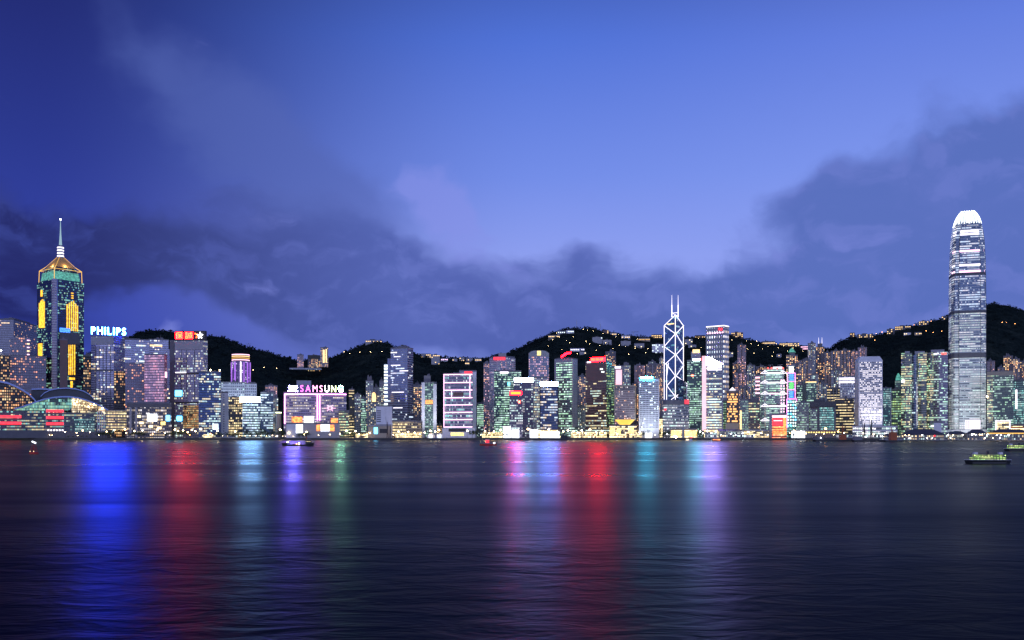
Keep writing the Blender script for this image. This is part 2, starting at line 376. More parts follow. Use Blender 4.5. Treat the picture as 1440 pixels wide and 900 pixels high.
_font = {}
def glyph(ch, h, ext, bold=0.02):
    cu = bpy.data.curves.new('glyph', 'FONT'); cu.body = ch; cu.size = h / 0.7; cu.extrude = ext; cu.offset = bold * h
    ob = bpy.data.objects.new('glyph', cu); COL.objects.link(ob)
    dg = bpy.context.evaluated_depsgraph_get(); me = bpy.data.meshes.new_from_object(ob.evaluated_get(dg)); me.name = 'glyph'
    bpy.data.objects.remove(ob); bpy.data.curves.remove(cu)
    return me
def letters(parent, text, x0, x1, z0, z1, y, mats, ext=0.5, bold=0.03, name='letter', gapk=.16):
    """separate letter meshes spread over x0..x1, standing upright and facing the water"""
    mes = [glyph(c, z1 - z0, ext, bold) for c in text]
    ws = [max(v.co.x for v in m.vertices) - min(v.co.x for v in m.vertices) for m in mes]
    gap = (z1 - z0) * gapk; tot = sum(ws) + gap * (len(ws) - 1); k = (x1 - x0) / tot; x = x0
    for i, (m, w) in enumerate(zip(mes, ws)):
        mn = min(v.co.x for v in m.vertices); zs = [v.co.y for v in m.vertices]; zk = (z1 - z0) / (max(zs) - min(zs)); zm = min(zs)
        for v in m.vertices:
            cx, cy, cz = v.co; v.co = ((cx - mn) * k + x, -cz + y, (cy - zm) * zk + z0)
        mt = mats[i % len(mats)] if isinstance(mats, list) else mats; m.materials.append(mt); lightbox(m, mt)
        o = bpy.data.objects.new(name, m); COL.objects.link(o); o.parent = parent
        x += (w + gap) * k
M = {}
M['roofgrey'] = plain('roof_grey', (.16, .16, .19)); M['conc'] = plain('concrete', (.34, .34, .37)); M['concdark'] = plain('dark_concrete', (.12, .12, .14))
M['white'] = plain('white_cladding', (.72, .72, .76), .5); M['stone'] = plain('sea_wall_stone', (.09, .085, .08), .9, scale=.6); M['dark'] = plain('dark_metal', (.03, .03, .035), .5)
M['asphalt'] = plain('ground', (.06, .06, .06), .9); M['bark'] = plain('bark', (.05, .04, .03), .9); M['steel'] = plain('steel', (.35, .36, .38), .4, .5)
M['brown'] = plain('brown_cladding', (.16, .10, .09), .6); M['beige'] = plain('beige_stone', (.42, .36, .28), .7); M['roofdark'] = plain('dark_roof', (.05, .055, .07), .45)
M['tile'] = plain('tiled_roof', (.09, .09, .11), .6); M['redpaint'] = plain('red_paint', (.45, .04, .03), .5); M['hull'] = plain('hull_paint', (.02, .022, .025), .45)
M['orangepaint'] = plain('orange_paint', (.4, .10, .03), .6); M['bluewing'] = plain('blue_grey_metal', (.16, .20, .36), .22, .85, .1)
M['gold'] = plain('gold_metal', (.60, .36, .13), .45, .2)

# glowing things (signs, neon, lamps, and lit walls made to glow)
def G(n, col, k, **kw): M[n] = glow(n, col, k, **kw)
G('neon_gold', (1.0, .52, .03), 1.7, sample=False, vary=.35, scale=.25); G('neon_gold_line', (1.0, .55, .10), 1.3, sample=False)
G('sign_blue', (.008, .035, 1.0), 700, front=True); G('sign_red', (1.0, .0004, .0012), 225, front=True); G('sign_redorange', (1.0, .03, .003), 40, front=True)
G('sign_red_back', (1.0, .0007, .0016), 125, front=True); G('sign_yellowred', (1.0, .16, .008), 6, front=True); G('sign_white', (.9, .93, 1.0), 14, front=True); G('sign_ice', (.22, .5, 1.0), 100, front=True); G('sign_lilac', (.14, .24, 1.0), 200, front=True); G('sign_aqua', (.10, .55, .8), 800, front=True)
G('sign_pink', (.9, .10, .7), 7, front=True); G('sign_pinkwhite', (.95, .30, .65), 6, front=True); G('sign_violet', (.12, .10, 1.0), 650, front=True); G('sign_green', (.35, 1.0, .6), 200, front=True); G('sign_cream', (.9, 1.0, .5), 8, front=True)
G('neon_pink', (1.0, .30, .78), 5); G('neon_rose', (1.0, .55, .78), 2.6); G('neon_white', (.93, .86, 1.0), 2.2); G('neon_magenta', (1.0, .25, .8), 3)
G('panel_blue', (.05, .2, 1.0), 2.5, vary=.5); G('panel_green', (.15, 1.0, .2), 1.2, vary=.5); G('panel_red', (1.0, .03, .05), 2.2, vary=.25, scale=.2); G('panel_orange', (1.0, .26, .06), 2.2, vary=.6, scale=.3)
G('panel_white', (.85, .9, 1.0), 2.6, vary=.3, scale=.1); G('panel_teal', (.2, .85, .7), .42, vary=.5, scale=.3); G('panel_yellow', (1.0, .75, .2), 2.4, vary=.35); G('panel_cyan', (.1, .6, 1.0), 6)
G('lamp_warm', (1.0, .72, .36), 38); G('lamp_orange', (1.0, .42, .12), 30); G('lamp_white', (.95, .97, 1.0), 40); G('lamp_red', (1.0, .06, .03), 30); G('lamp_green', (.55, 1.0, .2), 6)
G('house_glow', (1.0, .66, .28), 2.1, sample=False); G('room_warm', (1.0, .78, .42), 2.6, sample=False); G('room_cool', (.8, .95, .95), 2.2, sample=False)
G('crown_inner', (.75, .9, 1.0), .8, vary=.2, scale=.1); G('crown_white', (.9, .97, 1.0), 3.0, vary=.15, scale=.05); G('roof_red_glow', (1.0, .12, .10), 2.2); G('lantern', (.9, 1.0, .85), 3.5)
G('ferry_green', (.42, .75, .12), 1.2, vary=.3, scale=.2); G('cyan_roof_sign', (.03, .5, .8), 280)
G('purple_wall_glow', (.50, .18, 1.0), 0.9, vary=.3, scale=.05); G('pink_wall_glow', (1.0, .58, .70), 1.3, vary=.12, scale=.03); G('white_wall_glow', (.95, .88, 1.0), 1.5, vary=.2, scale=.04)  # lit walls: the light falling on them is put in as glow

# facades               name          wall              glass             cw   ch   mx   lo   hi   p    pseg seg  colours        strength
fac('grey_dim',       (.30,.30,.36), (.20,.20,.27), 3.4, 4.2, .06, .30, .80, .030, .015, 6, ORANGE, WARM, 1.5, .5)
fac('grey_orange',    (.25,.24,.30), (.14,.14,.20), 4.5, 4.4, .16, .25, .80, .10, .02, 3, ORANGE, (1,.35,.15), 1.5, .5)
fac('dark_orange',    (.03,.03,.04), (.02,.02,.03), 4.2, 4.4, .18, .20, .80, .22, .05, 3, ORANGE, WARM, 1.4, .2)
fac('plaza_glass',    (.05,.06,.10), (.04,.07,.16), 3.2, 4.0, .08, .25, .85, .10, .07, 4, TEAL, GREEN, .75, .6, .1)
fac('plaza_strip',    (.62,.58,.64), (.30,.27,.36), 20., 4.6, .02, .55, .80, .0, .0, 4, PINK, VIO, .5, .2)
fac('lined_glass',    (.36,.36,.44), (.26,.27,.40), 3.2, 4.0, .03, .28, .92, .05, .05, 6, COOL, WARM, 1.6, .6)
fac('pink_reflection',    (.30,.22,.28), (.40,.26,.34), 3.6, 4.4, .06, .30, .95, .24, .12, 5, (1,.30,.28), PINK, .55, .75, .2)  # pink reflection put into the glass colour and window glow
fac('blue_glass',     (.07,.09,.16), (.05,.09,.22), 3.6, 4.0, .07, .25, .85, .12, .20, 5, COOL, YEL, 1.4, .6, .1)
fac('violet_stone',   (.40,.37,.46), (.24,.23,.33), 3.6, 4.2, .20, .25, .85, .12, .08, 5, YEL, COOL, 1.5, .4)
fac('warm_reflection',      (.25,.2,.14),  (.2,.12,.06),  3.0, 3.6, .12, .15, .85, .6, .2, 4, ORANGE, YEL, .8, .2)
fac('white_block',    (.58,.60,.68), (.10,.12,.18), 4.5, 5.0, .20, .30, .75, .06, .03, 4, COOL, ICE, 1.6, .2)
fac('yellow_rooms',   (.06,.06,.07), (.04,.04,.05), 4.0, 4.2, .15, .20, .80, .30, .10, 3, YEL, WARM, 1.7, .2)
fac('cyan_office',    (.10,.14,.20), (.08,.15,.22), 3.4, 4.2, .05, .30, .85, .30, .30, 5, ICE, COOL, 1.5, .3)
fac('green_office',   (.08,.12,.12), (.06,.12,.12), 3.2, 3.9, .08, .28, .82, .38, .22, 5, COOL, GREEN, 1.25, .3)
fac('green_dim',      (.16,.20,.19), (.07,.13,.13), 3.2, 3.9, .08, .28, .82, .22, .12, 5, GREEN, COOL, 1.0, .3)
fac('grey_office',    (.30,.30,.37), (.10,.11,.17), 3.4, 4.2, .04, .30, .80, .10, .18, 7, COOL, WHITE, 1.5, .5)
fac('steel_ribbon',   (.30,.32,.42), (.14,.16,.28), 3.4, 4.1, .02, .35, .88, .03, .09, 7, ICE, WHITE, 1.5, .6, .15)
fac('grid_shop',      (.33,.30,.40), (.14,.13,.20), 4.0, 4.4, .10, .30, .78, .22, .25, 6, WHITE, YEL, .9, .3)
fac('flats',          (.36,.33,.36), (.05,.05,.07), 4.4, 3.4, .26, .25, .80, .20, .0, 3, WARM, ORANGE, 2.4, .1)
fac('flats_pink',     (.44,.36,.40), (.05,.05,.07), 4.2, 3.4, .26, .25, .80, .20, .0, 3, ORANGE, PINK, 2.0, .1)
fac('flats_dark',     (.15,.14,.17), (.03,.03,.05), 4.4, 3.4, .24, .25, .80, .26, .0, 3, ORANGE, WARM, 2.6, .1)
fac('flats_cool',     (.40,.42,.46), (.06,.07,.09), 4.4, 3.4, .25, .25, .80, .20, .02, 3, WARM, COOL, 1.8, .1)
fac('pale_slab',      (.60,.60,.68), (.09,.10,.16), 9.0, 4.0, .40, .30, .80, .04, .0, 3, COOL, WARM, 1.2, .2)
fac('banded_glass',      (.40,.36,.46), (.07,.11,.16), 3.2, 5.2, .10, .15, .80, .24, .12, 5, TEAL, WHITE, .9, .3)
fac('hotel_stone',        (.55,.52,.60), (.10,.12,.18), 3.4, 3.8, .24, .25, .80, .10, .02, 4, PINK, COOL, 1.2, .3)
fac('dark_violet',    (.16,.14,.20), (.07,.07,.12), 3.8, 4.1, .10, .25, .80, .16, .15, 5, COOL, WHITE, 1.2, .4)
fac('curve_pink',     (.36,.37,.47), (.14,.16,.28), 3.6, 4.1, .22, .25, .80, .20, .0, 3, PINK, ORANGE, 1.3, .5)
fac('curve_cool',     (.42,.42,.48), (.12,.16,.2), 3.6, 4.1, .18, .25, .80, .40, .2, 4, YEL, COOL, 1.4, .3)
fac('night_blue',     (.06,.08,.14), (.05,.08,.18), 3.6, 4.2, .06, .28, .82, .10, .22, 5, ICE, WARM, 1.5, .6, .1)
fac('green_tower',    (.20,.21,.23), (.06,.11,.11), 4.2, 4.2, .12, .30, .80, .36, .34, 5, GREEN, COOL, 1.6, .2)
fac('plain_side',     (.38,.37,.44), (.30,.29,.36), 6.0, 4.2, .40, .3, .8, .02, .0, 5, COOL, COOL, .6, .2)
fac('brown_tower',    (.20,.13,.12), (.12,.08,.08), 4.2, 4.2, .06, .35, .80, .10, .34, 7, YEL, COOL, 1.4, .3)
fac('green_side',     (.08,.11,.10), (.05,.10,.08), 3.6, 4.2, .12, .30, .80, .30, .10, 4, GREEN, (.7,1,.3), .9, .3)
fac('funnel_block',            (.50,.40,.37), (.20,.15,.14), 3.0, 3.6, .10, .40, .85, .10, .02, 4, ORANGE, WHITE, 1.4, .2)
fac('white_grid',     (.72,.75,.86), (.04,.05,.08), 4.2, 4.3, .22, .28, .80, .14, .0, 3, ICE, WHITE, 1.3, .1)
fac('braced_glass',      (.10,.15,.25), (.08,.15,.30), 4.0, 4.0, .03, .12, .92, .03, .05, 6, TEAL, ICE, .7, .75, .08)
fac('rows_white',     (.30,.31,.34), (.08,.10,.11), 3.0, 5.0, .10, .35, .80, .45, .2, 5, WHITE, COOL, 1.3, .2)
fac('lattice',        (.34,.36,.46), (.07,.09,.15), 4.7, 9.3, .27, .26, .70, .95, .2, 4, WHITE, ICE, 2.6, .4, .14, .1)
fac('lattice_side',   (.50,.50,.56), (.08,.09,.13), 5.0, 9.3, .25, .26, .70, .85, .14, 4, WARM, WHITE, 1.8, .4, .14, .1)
fac('sloped_tower',            (.40,.38,.44), (.10,.14,.17), 3.2, 4.3, .03, .35, .82, .25, .55, 6, COOL, YEL, 1.7, .3)
fac('hotel_orange',   (.07,.055,.05), (.03,.02,.02), 4.6, 4.2, .26, .20, .78, .48, .0, 3, ORANGE, WARM, 2.2, .1)
fac('lit_rows',       (.20,.20,.18), (.08,.08,.07), 4.0, 4.4, .06, .35, .75, .30, .45, 5, YEL, GREEN, 1.5, .2)
fac('truss_glass',           (.44,.48,.50), (.14,.22,.20), 3.2, 3.9, .08, .30, .85, .45, .35, 6, COOL, GREEN, 1.2, .3)
fac('redlit',         (.42,.10,.07), (.5,.06,.04), 4.0, 4.4, .02, .40, .95, .75, .5, 6, (1,.12,.06), (1,.5,.25), 1.9, .1)
fac('teal_glass',     (.08,.13,.13), (.08,.17,.17), 2.6, 3.8, .14, .25, .85, .40, .15, 4, TEAL, COOL, .85, .4)
fac('green_stone',    (.30,.34,.32), (.10,.14,.13), 3.0, 3.8, .12, .30, .80, .25, .1, 4, GREEN, COOL, .8, .3)
fac('yellow_lines',   (.05,.05,.05), (.05,.05,.04), 3.6, 4.6, .04, .40, .75, .20, .40, 6, YEL, WARM, 1.5, .2)
fac('porthole',        (.70,.68,.80), (.06,.06,.09), 5.0, 4.6, .22, .24, .78, .60, .02, 4, WHITE, (.95,.85,1), 1.5, .1)
fac('exchange',       (.30,.30,.28), (.10,.13,.12), 3.0, 3.9, .04, .32, .85, .26, .34, 5, YEL, GREEN, 1.15, .35)
fac('exchange_blue',  (.30,.33,.42), (.10,.15,.28), 3.0, 3.9, .04, .32, .85, .12, .20, 5, ICE, COOL, 1.2, .5)
fac('exchange_lilac', (.36,.33,.40), (.16,.15,.24), 3.0, 3.9, .04, .35, .85, .10, .16, 7, COOL, GREEN, 1.2, .5)
fac('tallest_glass',            (.48,.53,.57), (.12,.15,.19), 2.4, 4.3, .03, .42, .84, .14, .62, 14, (.8,1,.92), WHITE, .85, .45, .12, .6)
fac('tallest_upper',      (.38,.44,.54), (.10,.15,.25), 2.4, 4.3, .03, .36, .84, .10, .48, 12, ICE, WHITE, 1.05, .5, .12, .6)
fac('shops',          (.40,.34,.26), (.2,.16,.1),  3.4, 3.2, .10, .15, .85, .65, .45, 4, YEL, WARM, 3.4, .1)
fac('shops_cool',     (.36,.38,.40), (.15,.18,.2), 4.0, 4.0, .10, .15, .85, .50, .3, 4, COOL, WHITE, 2.2, .1)
fac('pier_front',     (.30,.30,.31), (.04,.05,.06), 3.4, 4.2, .22, .25, .80, .26, .04, 4, WARM, COOL, 2.4, .1)
fac('expo_glass',     (.06,.09,.09), (.05,.10,.09), 3.0, 5.0, .07, .08, .92, .5, .35, 5, GREEN, TEAL, .8, .3)
fac('expo_gold',      (.16,.12,.08), (.20,.13,.06), 2.6, 3.6, .10, .10, .90, .75, .4, 4, WARM, (1,.85,.6), 1.7, .1)
fac('portal_shops',   (.16,.15,.17), (.06,.06,.08), 4.0, 5.0, .12, .25, .80, .25, .12, 5, WARM, WHITE, 1.2, .3)
fac('expo_rows',      (.12,.13,.17), (.05,.07,.09), 4.0, 4.6, .03, .35, .80, .22, .25, 6, YEL, TEAL, .8, .3)
fac('terrace',        (.30,.26,.22), (.1,.08,.05), 3.0, 4.5, .10, .25, .80, .5, .3, 4, WARM, YEL, 1.6, .1)
fac('ferry_rooms',    (.10,.16,.10), (.1,.14,.08), 1.5, 1.0, .08, .10, .80, .9, .5, 3, (.55,1,.22), (.85,1,.35), 1.5, .1, .2, .2)
fac('round_violet',       (.45,.30,.60), (.16,.10,.25), 3.4, 3.6, .18, .25, .80, .14, .04, 4, VIO, WHITE, 1.6, .2)  # purple wash of light put into the wall colour

# ---------------------------------------------------------------- the setting: water, land, hills
def water():
    m, T, p = new_mat('harbour_water')
    g = T.new('ShaderNodeTexCoord').outputs['Object']; sp = T.new('ShaderNodeSeparateXYZ'); T.l.new(g, sp.inputs[0])
    x, y = sp.outputs[0], sp.outputs[1]
    n1 = T.noise(T.comb(T.m('MULTIPLY', x, .16), T.m('MULTIPLY', y, .30)), 1.0, 3.0, .55, .6)
    n2 = T.noise(T.comb(T.m('MULTIPLY', x, .9), T.m('MULTIPLY', y, 1.7)), 1.0, 3.0, .55, .3)
    n3 = T.noise(T.comb(T.m('MULTIPLY', x, .012), T.m('MULTIPLY', y, .03)), 1.0, 1.0, .5, .3)
    # ripples are only resolved near the viewer; farther out they become micro-roughness
    near, midr, farr = T.smooth(y, 120., 60., 0., 1.), T.smooth(y, 150., 90., 0., 1.), T.smooth(y, 520., 60., 0., 1.)
    h = T.m('MULTIPLY_ADD', T.m('MULTIPLY', n1, midr), 1.5, T.m('MULTIPLY', T.m('MULTIPLY', n2, near), .16)); h = T.m('MULTIPLY_ADD', T.m('MULTIPLY', n3, farr), 3.5, h)
    band = T.noise(T.comb(T.m('MULTIPLY', x, .005), T.m('MULTIPLY', y, .022)), 1.0, 5.0, .65, .2)
    b = T.new('ShaderNodeBump'); b.inputs['Strength'].default_value = .20; b.inputs['Distance'].default_value = 1.0
    T.l.new(h, b.inputs['Height']); T.l.new(b.outputs[0], p.inputs['Normal'])
    p.inputs['Base Color'].default_value = (.004, .006, .014, 1); p.inputs['IOR'].default_value = 1.054; p.inputs['Specular Tint'].default_value = (.45, .70, 1.0, 1)
    T.l.new(T.m('MULTIPLY_ADD', T.smooth(band, .3, .7, -.055, .055), 1.0, T.smooth(y, 40., 330., .375, .30)), p.inputs['Roughness'])
    mb = MB(); mb.face([(-16000, -4000, 0), (16000, -4000, 0), (16000, 16000, 0), (-16000, 16000, 0)])
    tag(mb.build('water', m), kind='structure')
water()

SHORE = [(-16000, 1640), (-900, 1478), (-560, 1452), (560, 1452), (640, 1440), (1300, 1440), (16000, 1700)]
b = MB(); far = [(16000, 9000), (-16000, 9000)]
b.loft([[(x, y, -2) for x, y in SHORE + far], [(x, y, GZ) for x, y in SHORE + far]])
tag(b.build('ground', M['asphalt']), kind='structure')

def lerp_pts(pts, x):
    if x <= pts[0][0]: return pts[0][1]
    for (a, ya), (c, yc) in zip(pts, pts[1:]):
        if x <= c: t = (x - a) / (c - a); return ya + (yc - ya) * t
    return pts[-1][1]
RIDGE = [(-700, 520), (-300, 470), (0, 500), (100, 505), (160, 490), (183, 474), (195, 468), (212, 465), (240, 466), (290, 473), (312, 474), (330, 481), (345, 488), (362, 492), (380, 496), (400, 503), (416, 507),
         (440, 507), (462, 505), (478, 499), (490, 494), (505, 487), (515, 483), (525, 480), (535, 480), (547, 484), (557, 489), (570, 493), (582, 497), (600, 501), (640, 504), (680, 505), (695, 501),
         (712, 498), (735, 488), (750, 480), (765, 474), (778, 468), (792, 464), (810, 462), (830, 462), (850, 466), (870, 471), (905, 474), (935, 474), (965, 475), (1000, 476), (1030, 473), (1045, 477),
         (1060, 480), (1075, 482), (1100, 485), (1125, 487), (1150, 491), (1168, 490), (1180, 481), (1195, 475), (1212, 473), (1240, 470), (1265, 463), (1285, 458), (1310, 452), (1330, 446), (1350, 438),
         (1375, 432), (1390, 428), (1402, 427), (1416, 430), (1430, 434), (1445, 438), (1600, 470), (1800, 440), (2200, 500)]
YF, YR = 2080.0, 2950.0
def terr(X, Y, fine=True):
    px = CX + F * X / Y; zr = CAMZ + (HZ - lerp_pts(RIDGE, px)) / F * YR
    t = (Y - YF) / (YR - YF)
    if t <= 0: return GZ - 3
    k = (0.62 * t + 0.38 * t * t * (3 - 2 * t)) if t < 1 else max(0.0, 1 - (t - 1) * 0.8)
    z = GZ - 3 + (zr - GZ + 3) * k
    if t < 1:
        w = 4 * t * (1 - t); z += w * 26 * noise.fractal(Vector((X * .0035, Y * .0035, 3)), 1.0, 2.0, 4)
    if fine: z += min(1, t * 6) * 4.0 * noise.noise(Vector((X * .035, Y * .035, 0)))
    return z
def hills():
    rows = [YF - 30] + [YF + (YR - YF) * k / 30 for k in range(0, 28)] + [YR - 50, YR - 25, YR - 10, YR, YR + 25, YR + 90, YR + 250, YR + 700, YR + 1200]
    pxs = [-700 + 3.2 * k for k in range(907)]
    V = []; Fc = []
    for Y in rows:
        for px in pxs:
            X = (px - CX) / F * Y; V.append((X, Y, terr(X, Y)))
    n = len(pxs)
    for r in range(len(rows) - 1):
        for c in range(n - 1): a = r * n + c; Fc.append((a, a + 1, a + n + 1, a + n))
    me = bpy.data.meshes.new('hills'); me.from_pydata(V, [], Fc); me.polygons.foreach_set('use_smooth', [True] * len(Fc))
    m, T, p = new_mat('hill_wood'); tc = T.new('ShaderNodeTexCoord').outputs['Object']
    a = T.noise(tc, .02, 6.0, .65); bb = T.noise(tc, .12, 4.0, .6)
    c = T.ramp(T.m('MULTIPLY_ADD', a, .6, T.m('MULTIPLY', bb, .4)), [(.3, (.007, .012, .014, 1)), (.5, (.018, .028, .026, 1)), (.7, (.045, .058, .048, 1))])
    T.l.new(c, p.inputs['Base Color']); p.inputs['Roughness'].default_value = 1.0; p.inputs['Specular IOR Level'].default_value = 0.0
    bp = T.new('ShaderNodeBump'); bp.inputs['Strength'].default_value = .9; bp.inputs['Distance'].default_value = 6; T.l.new(bb, bp.inputs['Height']); T.l.new(bp.outputs[0], p.inputs['Normal'])
    me.materials.append(m); o = bpy.data.objects.new('hills', me); COL.objects.link(o); tag(o, kind='structure')
    # the wood that covers them: crowns as loose clusters of leaf-clump faces
    R = random.Random(5); V = []; Fc = []
    for k in range(11000):
        px = R.uniform(-60, 1500); Y = YR - (R.random() ** 1.6) * (YR - YF - 60); X = (px - CX) / F * Y; z = terr(X, Y); s = R.uniform(2.5, 5.5)
        for q in range(5):
            c0 = Vector((X + R.gauss(0, s * .5), Y + R.gauss(0, s * .5), z + abs(R.gauss(s * .6, s * .4))))
            d1 = Vector((R.gauss(0, 1), R.gauss(0, 1), R.gauss(0, 1))).normalized(); d2 = d1.orthogonal().normalized(); h = s * R.uniform(.35, .7)
            i = len(V); V += [c0 - d1 * h, c0 + d2 * h, c0 + d1 * h, c0 - d2 * h]; Fc.append((i, i + 1, i + 2, i + 3))
    me = bpy.data.meshes.new('woodland'); me.from_pydata(V, [], Fc); me.materials.append(m)
    o = bpy.data.objects.new('woodland', me); COL.objects.link(o); tag(o, 'dark wood covering the hills behind the city', 'woodland', kind='stuff')
hills()
def terr_hit(px, py):
    """distance at which the line of sight through a photo point meets the hillside"""
    Y = YF + 5
    while Y < YR:
        X = (px - CX) / F * Y
        if terr(X, Y, False) >= CAMZ + (HZ - py) / F * Y: return Y
        Y += 6
    return YR - 2

# sea wall along the promenade, in lengths
def wall_run(x0, x1, y, label, h=1.3):
    b = MB(); n = int((x1 - x0) / 12)
    b.box(x0, x1, y - 1.2, y - .01, -2, GZ + .35); o = b.build('sea_wall', M['stone']); tag(o, label, 'sea wall')
    return o
# ---------------------------------------------------------------- the skyline, left to right
FM = _fm
def tower(name, label, x0, x1, ytop, Y, mat, side=None, xm=None, plant=.5, h=5, tanks=1, mast=0, group=None, podium=None, depth=None, th=28, wall='facade', cat=None, corner=False, edge=None, fins=0):
    t = Bld(name, label, x0, x1, ytop, Y, cat or ('apartment tower' if 'apart' in name else 'office tower'), side, xm, th, depth, group)
    t.body(FM[mat] if mat in FM else M[mat], wall); t.roof(plant, h, tanks, mast)
    if corner:
        for x in (t.xa, t.xb):
            b = MB(); b.box(x - .9, x + .9, -.9, .9, GZ, t.zt + 1); b.build('corner_pier', M[edge or 'conc'], t.o)
    for k in range(fins):
        x = t.xa + t.W * (k + 1) / (fins + 1); b = MB(); b.box(x - .35, x + .35, -.9, 0.05, GZ, t.zt - 2); b.build('fin', M[edge or 'dark'], t.o)
    if podium: t.block('podium', FM[podium[0]], *podium[1:3], podium[3], None, -podium[4], -.02)
    return t

# --- far left
t = tower('office_tower', 'grey curtain-wall tower cut by the left edge, behind the block with orange windows', 0 - 8, 54, 449, 1730, 'grey_dim', 'R', 19, plant=.6, th=22, mast=0)
t = tower('office_tower', 'dark tower at the left edge above the convention hall wing, with a bright floodlight', -22, 14, 499, 1560, 'dark_orange', plant=.4)
b = MB(); b.ball((t.fx(1), -1.5, t.fz(1, 493)), 1.5); b.build('floodlight', M['lamp_white'], t.o)
t = Bld('office_block', 'stepped grey block with scattered orange windows behind the convention hall roofs', 14, 65, 501, 1600, 'office block')
t.body(FM['grey_orange']); t.roof(.3, 3); t.block('upper_block', FM['grey_orange'], 14, 474.5, 42, 500.5, .5, t.D * .8)
for k in range(5): t.rect('light_strip', M['room_warm'] if k % 2 else M['neon_rose'], 38, 478 + k * 5, 41.5, 479.2 + k * 5, .4)

# --- tall tower with gold neon and pyramid crown
def gold_tower():
    t = Bld('skyscraper', 'tall dark glass skyscraper with gold neon bars, lit pyramid crown and needle mast', 52, 118, 396, 1620, 'skyscraper', 'L', 75.5, th=27)
    zt = t.zt; W, D = t.xb, t.D
    t.body(FM['plaza_glass'])
    b = MB(); c = 5.5
    b.prism([(-.8, c), (-.8, -.8), (c, -.8), (c, .1), (.1, .1), (.1, c)], GZ, zt + 2); b.build('corner_strip', FM['plaza_strip'], t.o)
    xm_ = t.fx(79.5); b = MB(); b.box(xm_, xm_ + 1.6, -1, -.02, GZ, zt + 1); b.build('corner_pier', M['bluewing'], t.o)
    # crown: teal-lit set-back storeys, gold frame, pyramid, drum and mast
    cx, cy = W / 2, D / 2; k0 = .90
    ring = lambda k, z: [(cx + (x - cx) * k, cy + (y - cy) * k, z) for x, y in ((0, 0), (W, 0), (W, D), (0, D))]
    zz = lambda py: CAMZ + (HZ - py) / F * (t.O + t.ux * cx + t.uy * cy).y
    z1, z2, z3, z4, z5 = zz(397), zz(385), zz(378), zz(362), zz(345)
    b = MB(); b.loft([ring(.86, zt), ring(.86, z1 + 1)]); b.build('upper_storey', FM['plaza_glass'], t.o)
    b = MB(); b.loft([ring(.84, z1 + 1), ring(.78, z2)]); b.build('lit_storey', M['panel_teal'], t.o)
    b = MB(); b.loft([ring(.74, z2), ring(.60, z3)]); b.build('glass_storey', FM['plaza_glass'], t.o)
    b = MB(); b.loft([ring(.62, z3), ring(.14, z4)]); b.build('pyramid_roof', M['gold'], t.o)
    for k in range(4):
        for z_, kk, zz_, kz in ((zt, .92, z2 + 4, .90), (z2 + 4, .90, z3 + 2, .64), (z3 + 2, .64, z4, .15)):
            b = MB(); b.tube(ring(kk, z_)[k], ring(kz, zz_)[k], .55 if kz > .3 else .3, 5); b.build('crown_rib', M['neon_gold_line'], t.o)
    for kk, z_ in ((.91, z2 + 4), ):
        r_ = ring(kk, z_); b = MB()
        for k in range(4): b.tube(r_[k], r_[(k + 1) % 4], .4, 5)
        b.build('crown_ring', M['neon_gold_line'], t.o)
    for k in range(4):                     # lamps on the frame that light the gold roof
        for kk in (.55, .8):
            q = ring(kk * 1.12, z3 + 3); a_, c_ = q[k], q[(k + 1) % 4]; l = bpy.data.lights.new('crown_lamp', 'POINT'); l.energy = 2500; l.color = (1, .72, .36); l.shadow_soft_size = .6
            o = bpy.data.objects.new('crown_lamp', l); COL.objects.link(o); o.parent = t.o; o.location = ((a_[0] + c_[0]) / 2, (a_[1] + c_[1]) / 2, z3 + 4)
    b = MB(); b.lathe([(5.2, z4 - 2), (5.2, z5 - 3), (3.0, z5)], 14, (cx, cy)); b.build('mast_drum', M['steel'], t.o)
    for k in range(4):
        z_ = z4 + 1 + k * 5; b = MB(); b.lathe([(5.5, z_), (5.5, z_ + 2.2)], 14, (cx, cy)); b.build('light_ring', M['neon_white'], t.o)
    b = MB(); b.lathe([(2.6, z5), (1.2, z5 + 22), (.5, zz(311)), (.25, zz(308))], 10, (cx, cy)); o = b.build('mast', glow('mast_lit', (.55, .85, 1.0), .55, sample=False), t.o)
    b = MB(); b.ball((cx, cy, zz(308.5)), 1.1); b.build('beacon', M['lamp_white'], t.o)
    # gold neon: bars on the front and the left face
    for px, top in ((94.3, 428), (97.4, 426), (100.4, 424), (103.4, 423), (106.2, 427), (108.8, 430)): t.rect('neon_bar', M['neon_gold'], px - .72, top, px + .72, 464.5 + (px - 94) * .1, .7)
    for px in (96.8, 99.4, 102, 104.8): t.rect('neon_bar', M['neon_gold'], px - .62, 485, px + .62, 527, .7)
    for y_ in (411.5, 415, 418.3): t.rect('neon_bar', M['neon_gold'], 100, y_, 103, y_ + 1.7, .7)
    t.rect('neon_bar', M['neon_gold'], 97, 531, 105, 534, .7); t.rect('neon_bar', M['neon_gold'], 99, 536, 102, 545, .7)
    for px, top in ((56, 426), (58, 423), (60, 421), (62, 424)): t.srect('neon_bar', M['neon_gold'], px - .9, top, px + .9, 461, .7)
    t.srect('neon_bar', M['neon_gold'], 57.4, 408, 60, 417, .6); t.srect('neon_bar', M['neon_gold'], 54, 483, 59.5, 501, .7)
    b = MB(); x0, x1 = t.fx(84), t.fx(112); b.box(x0, x1, -1.2, -.02, t.fz(98, 484), t.fz(98, 467)); b.build('plant_band', M['concdark'], t.o)
    t.rect('sign', M['panel_blue'], 84, 461.5, 98, 467.5, 1.4)
    return t
gold_tower()
t = Bld('office_block', 'narrow brown stepped block against the foot of the gold neon skyscraper', 84, 95, 478, 1560, 'office block'); t.body(M['brown'], 'wall'); t.roof(.4, 3)
